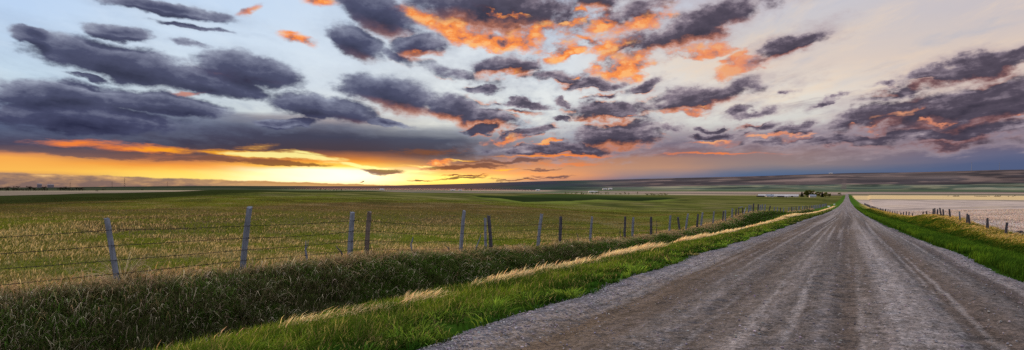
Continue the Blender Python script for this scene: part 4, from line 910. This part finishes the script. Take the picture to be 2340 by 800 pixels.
leaf_colour('spring', rgb(74, 80, 34), rgb(128, 126, 62)); leaf_colour('dark', rgb(26, 34, 22), rgb(56, 64, 40)); leaf_colour('olive', rgb(82, 84, 48), rgb(128, 124, 80)); leaf_colour('shade', rgb(24, 26, 22), rgb(48, 48, 38))
def at_px(dx): return math.degrees(math.atan(dx / 1500.0))
def trees():
    far = 'shelter trees around the farm'
    for a, d, h, w, key, con, lab in (
        (23.83, 1590, 13, 8, 'dark', True, 'dark spruce at the left end of the farm shelter trees'), (24.18, 1610, 19, 15, 'spring', False, 'tallest rounded green tree of the farm shelter trees'),
        (24.5, 1625, 17.5, 14, 'spring', False, 'big green tree right beside the tallest farm tree'), (24.78, 1600, 12, 11, 'spring', False, 'low green tree behind the white house among the farm trees'),
        (25.05, 1620, 14.5, 13, 'spring', False, 'broad green tree in the middle of the right farm tree group'), (25.3, 1600, 13.5, 8, 'dark', True, 'dark spruce in the right farm tree group'),
        (25.52, 1620, 14, 12, 'spring', False, 'green tree right of the dark spruce in the farm tree group'), (25.78, 1605, 11, 10, 'spring', False, 'lowest green tree at the right end of the farm trees'), (24.33, 1580, 10, 8, 'dark', True, 'short dark spruce in front of the tallest farm tree')):
        x, y, z = polar(a, d); tree(x, y, h * .9, w * .9, key, lab, 'tree', far, con, 2200, .06)
    x, y, z = polar(26.5, 2050); tree(x, y, 10, 11, 'spring', 'single dark green tree standing by the far road', 'tree', None, False, 600, .15)
    x, y, z = polar(14.9, 1420)
    for i in range(6):
        x, y, z = polar(11.7 + i * .29 + random.uniform(-.06, .06), 1390 + random.uniform(-25, 25)); tree(x, y, random.uniform(5, 7.5), random.uniform(9, 12), 'olive', 'low olive willow bush of the rounded thicket in the far meadow', 'bush', 'willow thicket', False, 500, .02, 'willow_bush')
    for i in range(22):
        a = 4.6 + i * .29 + random.uniform(-.12, .12)
        if random.random() < .15: continue
        x, y, z = polar(a, 1560 + i * 6 + random.uniform(-20, 20)); tree(x, y, random.uniform(5, 8.5), random.uniform(4.5, 7), 'olive', 'small bare looking olive tree in the long far tree row', 'tree', 'far tree row', False, 260, .12)
    for a, d, lab in ((6.05, 1500, 'dark round bush in front of the far tree row, left of two'), (6.22, 1500, 'dark round bush in front of the far tree row, right of two')):
        x, y, z = polar(a, d); tree(x, y, 5, 5, 'shade', lab, 'bush', None, False, 300, .02, 'bush')
    for a0, n, st, d, h, lab, grp, key in ((-4.15, 5, .17, 3500, 14, 'olive tree in the clump beside the far white farmstead', 'farmstead clump', 'olive'), (1.0, 6, .22, 3600, 9, 'dark tree in the low dark clump on the pale far field', 'pale field clump', 'shade'),
                                      (-37.9, 18, .15, 2400, 15, 'dark tree in the belt beyond the pale field at the left edge', 'left tree belt', 'shade'), (-34.6, 12, .13, 2500, 14, 'dark tree in the second belt beyond the pale left field', 'second left belt', 'shade'),
                                      (-16.2, 6, .32, 2900, 9, 'small tree standing in the orange mist', 'trees in the mist', 'shade')):
        for i in range(n):
            x, y, z = polar(a0 + i * st + random.uniform(-.08, .08), d + random.uniform(-60, 60)); tree(x, y, h * random.uniform(.6, 1.1), h * random.uniform(.7, 1.1), key, lab, 'tree', grp, False, 320, .03)
    for a, d, h, lab in ((-32.3, 1900, 6, 'lone dark bush on the pale left field'), (-31.9, 2500, 9, 'dark bush behind the pale left field, beside a smaller one'), (-29.4, 2300, 7, 'small dark bush right of the pale left field')):
        x, y, z = polar(a, d); tree(x, y, h, h * 1.3, 'shade', lab, 'bush', None, False, 260, .02, 'bush')
trees()

# ------------------------------------------------------------------ farm buildings
def plain(name, col, rough=.7):
    m, t = new_mat(name); n1 = noise(t, objpos(t), .6, 4, .6)
    c = ramp(t, n1, [(.3, tuple(v * .8 for v in col[:3]) + (1,)), (.7, col)]); out_mat(t, principled(t, c, rough)); return m
WHITE = plain('white_metal', rgb(186, 180, 178)); GREYR = plain('grey_roofing', rgb(128, 134, 146)); DARKW = plain('dark_boards', rgb(40, 36, 36)); PALEW = plain('pale_boards', rgb(186, 182, 180)); GLASS = plain('window_glass', rgb(40, 46, 56), .2); DUSK = plain('dusk_wall', rgb(120, 112, 120)); ROOFD = plain('dark_roofing', rgb(66, 62, 64))
def building(a, d, L, W, eave, ridge, wall, roof, label, cat, turn=0.0, doors=(), windows=(), name='farm_building', open_front=False, chimney=False):
    x, y, z = polar(a, d); e = empty(name, (x, y, z), label, cat)
    e.rotation_euler.z = math.radians(-a) + math.atan(766 / 1500.0) + turn
    l, w = L / 2, W / 2
    v = [(-l, -w, -2), (l, -w, -2), (l, w, -2), (-l, w, -2), (-l, -w, eave), (l, -w, eave), (l, w, eave), (-l, w, eave), (-l, 0, ridge - .05), (l, 0, ridge - .05)]
    mesh_py('wall', v, [(0, 1, 5, 4), (2, 3, 7, 6), (1, 2, 6, 9, 5), (3, 0, 4, 8, 7)], wall, e)
    o, s = .5, (ridge - eave) / w; dz = s * o; t = .18
    v = []
    for xx in (-l - o, l + o):
        v += [(xx, -w - o, eave - dz), (xx, 0, ridge), (xx, w + o, eave - dz), (xx, -w - o, eave - dz + t), (xx, 0, ridge + t), (xx, w + o, eave - dz + t)]
    rf = mesh_py('roof', v, [(3, 9, 10, 4), (4, 10, 11, 5), (0, 1, 7, 6), (1, 2, 8, 7), (0, 6, 9, 3), (2, 5, 11, 8), (0, 3, 4, 1), (1, 4, 5, 2), (6, 7, 10, 9), (7, 8, 11, 10)], roof, e)
    for c, wd, ht in doors:
        v, f = box(c - wd / 2, -w - .08, c + wd / 2, -w + .02, -.5, ht); mesh_py('door', v, f, DARKW, e)
    for c in windows:
        v, f = box(c - .7, -w - .08, c + .7, -w + .02, 1.1, 2.4); mesh_py('window', v, f, GLASS, e)
    if chimney:
        v, f = box(l * .3, -.4, l * .3 + .9, .5, ridge - 1, ridge + 1.2); mesh_py('chimney', v, f, ROOFD, e)
    return e
building(22.07, 1570, 82, 15, 2.6, 5.4, PALEW, WHITE, 'very long low white roofed barn left of the farm trees', 'barn', .03, doors=[(-30, 4, 2.2), (0, 4, 2.2), (28, 4, 2.2)], name='long_barn')
building(21.45, 1490, 15, 10, 2.6, 5.2, PALEW, GREYR, 'small house with light grey hipped roof in front of the long white barn', 'house', .1, doors=[(2, 1.1, 2.1)], windows=(-4.5, 5), name='house', chimney=True)
building(20.7, 1490, 14, 7, 1.8, 2.9, DARKW, ROOFD, 'low dark shed at the left end of the long white barn', 'shed', 0, doors=[(0, 4, 1.7)], name='shed')
building(22.3, 1490, 14, 7, 1.9, 3.0, DARKW, ROOFD, 'low dark shed in front of the middle of the long barn', 'shed', 0, doors=[(0, 4, 1.7)], name='shed')
building(22.68, 1485, 7, 6, 2.3, 3.6, PALEW, WHITE, 'tiny white shed beside the low dark shed before the barn', 'shed', 0, doors=[(0, 2, 2)], name='shed')
building(24.6, 1560, 13, 9, 3.0, 5.8, PALEW, GREYR, 'white farmhouse half hidden among the shelter trees', 'house', .2, doors=[(0, 1.1, 2.1)], windows=(-4, 4), name='house', chimney=True)
for a, d, L, W, ev, rd, lab in ((6.9, 2700, 24, 12, 4, 6.5, 'white farm building on the far green slope, lower left of the cluster'), (7.3, 2720, 14, 10, 4, 6, 'small white farm building on the far green slope, lower right of the cluster'), (8.05, 4350, 30, 16, 6, 9, 'white barn on the far green slope, upper left of the cluster'), (8.5, 4400, 26, 16, 7, 11, 'white barn on the far green slope, upper right of the cluster'),
                             (-5.15, 3550, 26, 12, 5, 7, 'white shed at the left end of the far farmstead in the haze'), (-4.5, 3480, 18, 12, 4, 6, 'white house in the middle of the far farmstead in the haze'), (2.25, 3600, 22, 14, 5, 8, 'white barn right of the dark clump on the pale far field'), (-11.2, 3600, 24, 12, 5, 8, 'lone white barn in the mist under the sun'), (25.9, 8250, 40, 20, 6, 10, 'tiny white building on the crest of the long hill')):
    building(a, d, L, W, ev, rd, PALEW, WHITE, lab, 'barn', random.uniform(-.3, .3), doors=[(0, L * .15, ev * .8)], name='barn')
for a, d, w, h, lab in ((-35.75, 7500, 36, 60, 'pale block of a distant building on the left horizon, left one'), (-35.1, 7500, 50, 50, 'wide pale block of a distant building on the left horizon, right one')):
    building(a, d, w, 40, h * .5, h * .6, DUSK, DUSK, lab, 'building', name='distant_building', windows=())
# power line towers on the left horizon
def pylon(a, d, h, label):
    x, y, z = polar(a, d); e = empty('power_pylon', (x, y, z), label, 'pylon')
    e.rotation_euler.z = math.radians(-a) + math.atan(766 / 1500.0)
    v, f = [], []; b = h * .07; r = h * .010
    for sx in (-1, 1):
        for sy in (-1, 1): limb(v, f, [(sx * b, sy * b, -5), (sx * b * .3, sy * b * .3, h * .6), (sx * b * .15, sy * b * .15, h)], [r, r * .8, r * .6], 4)
    for k in range(6):
        s0, s1 = k / 6, (k + 1) / 6; w0, w1 = b * (1 - .85 * s0), b * (1 - .85 * s1)
        limb(v, f, [(-w0, -w0, h * s0), (w1, -w1, h * s1)], [r * .6] * 2, 4); limb(v, f, [(w0, -w0, h * s0), (-w1, -w1, h * s1)], [r * .6] * 2, 4)
    mesh_py('mast', v, f, DARKW, e)
    for s in (.7, .82, .94):
        v, f = [], []; limb(v, f, [(-h * .14, 0, h * s), (0, 0, h * s + h * .02), (h * .14, 0, h * s)], [r * .7] * 3, 4); mesh_py('crossarm', v, f, DARKW, e)
for a, h, lab in ((-33.95, 52, 'short power pylon, leftmost on the left horizon'), (-31.35, 52, 'power pylon on the left horizon left of the tallest one'), (-30.55, 84, 'tallest power pylon on the left horizon'), (-27.7, 50, 'power pylon on the left horizon farthest to the right')):
    pylon(a, 6500, h, lab)
def turbine(a, d, h, label):
    x, y, z = polar(a, d); e = empty('radio_mast', (x, y, z), label, 'mast')
    m = PALEW; v, f = [], []; limb(v, f, [(0, 0, -10), (0, 0, h * .55), (0, 0, h)], [2.2, 1.6, .9], 6); mesh_py('tower', v, f, GREYR, e)
    v, f = [], []; limb(v, f, [(0, 0, h * .96), (0, 0, h * 1.04)], [2.6, 2.2], 6); mesh_py('antenna', v, f, GREYR, e)
turbine(35.0, 8600, 86, 'faint pale mast on the right hill crest, left one'); turbine(36.6, 8600, 74, 'faint pale mast on the right hill crest, right one')

# ------------------------------------------------------------------ cattle and bale stacks in the far pale field
def cow_mesh():
    bm = bmesh.new(); me = bpy.data.meshes.new('cow')
    pts = [(0, 0, 1.05), (.55, 0, 1.08), (.95, 0, 1.15), (1.3, 0, 1.0), (1.6, 0, .8), (-.5, 0, 1.08), (-.85, 0, 1.1), (-.95, 0, .7)]
    rad = [.36, .36, .28, .17, .11, .36, .3, .04]; ed = [(0, 1), (1, 2), (2, 3), (3, 4), (0, 5), (5, 6), (6, 7)]
    for x, b in ((.6, 1), (-.7, 5)):
        for s in (-1, 1):
            i = len(pts); pts += [(x, s * .2, .8), (x + (.03 if x > 0 else -.06), s * .21, .42), (x, s * .2, .03)]; rad += [.15, .075, .06]; ed += [(b, i), (i, i + 1), (i + 1, i + 2)]
    me.from_pydata(pts, ed, []); o = bpy.data.objects.new('cow', me); C.objects.link(o)
    sk = o.modifiers.new('skin', 'SKIN'); o.modifiers.new('sub', 'SUBSURF').levels = 1
    for k, r in enumerate(rad): me.skin_vertices[0].data[k].radius = (r, r)
    me.skin_vertices[0].data[0].use_root = True
    dg = bpy.context.evaluated_depsgraph_get(); m2 = bpy.data.meshes.new_from_object(o.evaluated_get(dg)); bpy.data.objects.remove(o)
    m2.materials.clear(); m2.materials.append(plain('black_hide', rgb(34, 30, 30))); return m2
def field_things():
    cm = cow_mesh()
    for i, (a, d, lab) in enumerate(((33.6, 1960, 'black cow standing alone on the pale far field, leftmost of the cattle'), (35.2, 1950, 'black cow at the left end of the longest dark stack'), (36.0, 1950, 'black cow at the right end of the longest dark stack'), (37.45, 2080, 'black cow farthest back on the pale far field'), (37.1, 1940, 'black cow near the right edge, left of two standing close'), (37.35, 1935, 'black cow near the right edge, right of two standing close'))):
        o = bpy.data.objects.new('cow', cm); C.objects.link(o); x, y, z = polar(a, d); o.location = (x, y, z - .02); o.rotation_euler.z = random.uniform(-.5, .5) + (math.pi if i % 2 else 0); o.scale = (1.3, 1.3, 1.3); tag(o, lab, 'cow', 'cattle on the far pale field')
    bale = plain('old_bale', rgb(52, 44, 40))
    for a, n, lab in ((34.1, 9, 'dark row of stacked bales on the pale far field, leftmost'), (35.6, 14, 'long thin dark row of bales in the middle of the pale far field'), (36.5, 8, 'dark row of stacked bales on the pale far field, rightmost')):
        x, y, z = polar(a, 1960); e = empty('bale_stack', (x, y, z), lab, 'bale stack'); e.rotation_euler.z = math.radians(-a) + math.atan(766 / 1500.0)
        for k in range(n):
            v, f = [], []
            xx = (k - n / 2) * 1.55; limb(v, f, [(xx, -.7, .72), (xx, .7, .72)], [.75, .75], 12, .06); mesh_py('bale', v, f, bale, e, True)
            if k % 2 and n < 12: v, f = [], []; limb(v, f, [(xx + .75, -.7, 2.0), (xx + .75, .7, 2.0)], [.75, .75], 12, .06); mesh_py('bale', v, f, bale, e, True)
field_things()

# ------------------------------------------------------------------ mist lying in the valley under the sun
def mist():                                               # a flat lens of air, its top a few metres over the valley floor
    m, t = new_mat('mist')
    vs = t.nodes.new('ShaderNodeVolumeScatter'); vs.inputs['Color'].default_value = (1.0, .50, .28, 1); vs.inputs['Density'].default_value = .0003; vs.inputs['Anisotropy'].default_value = .0
    o = t.nodes.new('ShaderNodeOutputMaterial'); t.links.new(vs.outputs[0], o.inputs['Volume'])
    bm = bmesh.new(); bmesh.ops.create_icosphere(bm, subdivisions=4, radius=1.0)
    me = bpy.data.meshes.new('mist'); bm.to_mesh(me); bm.free(); me.materials.append(m)
    ob = bpy.data.objects.new('mist', me); C.objects.link(ob)
    x, y, z = polar(-12.5, 4600); ob.location = (x, y, -31); ob.scale = (1300, 1500, 15); ob.rotation_euler.z = math.radians(12.5) + math.atan(766 / 1500.0)
    tag(ob, 'thin orange mist lying in the valley under the setting sun', 'mist', kind='stuff')
mist()
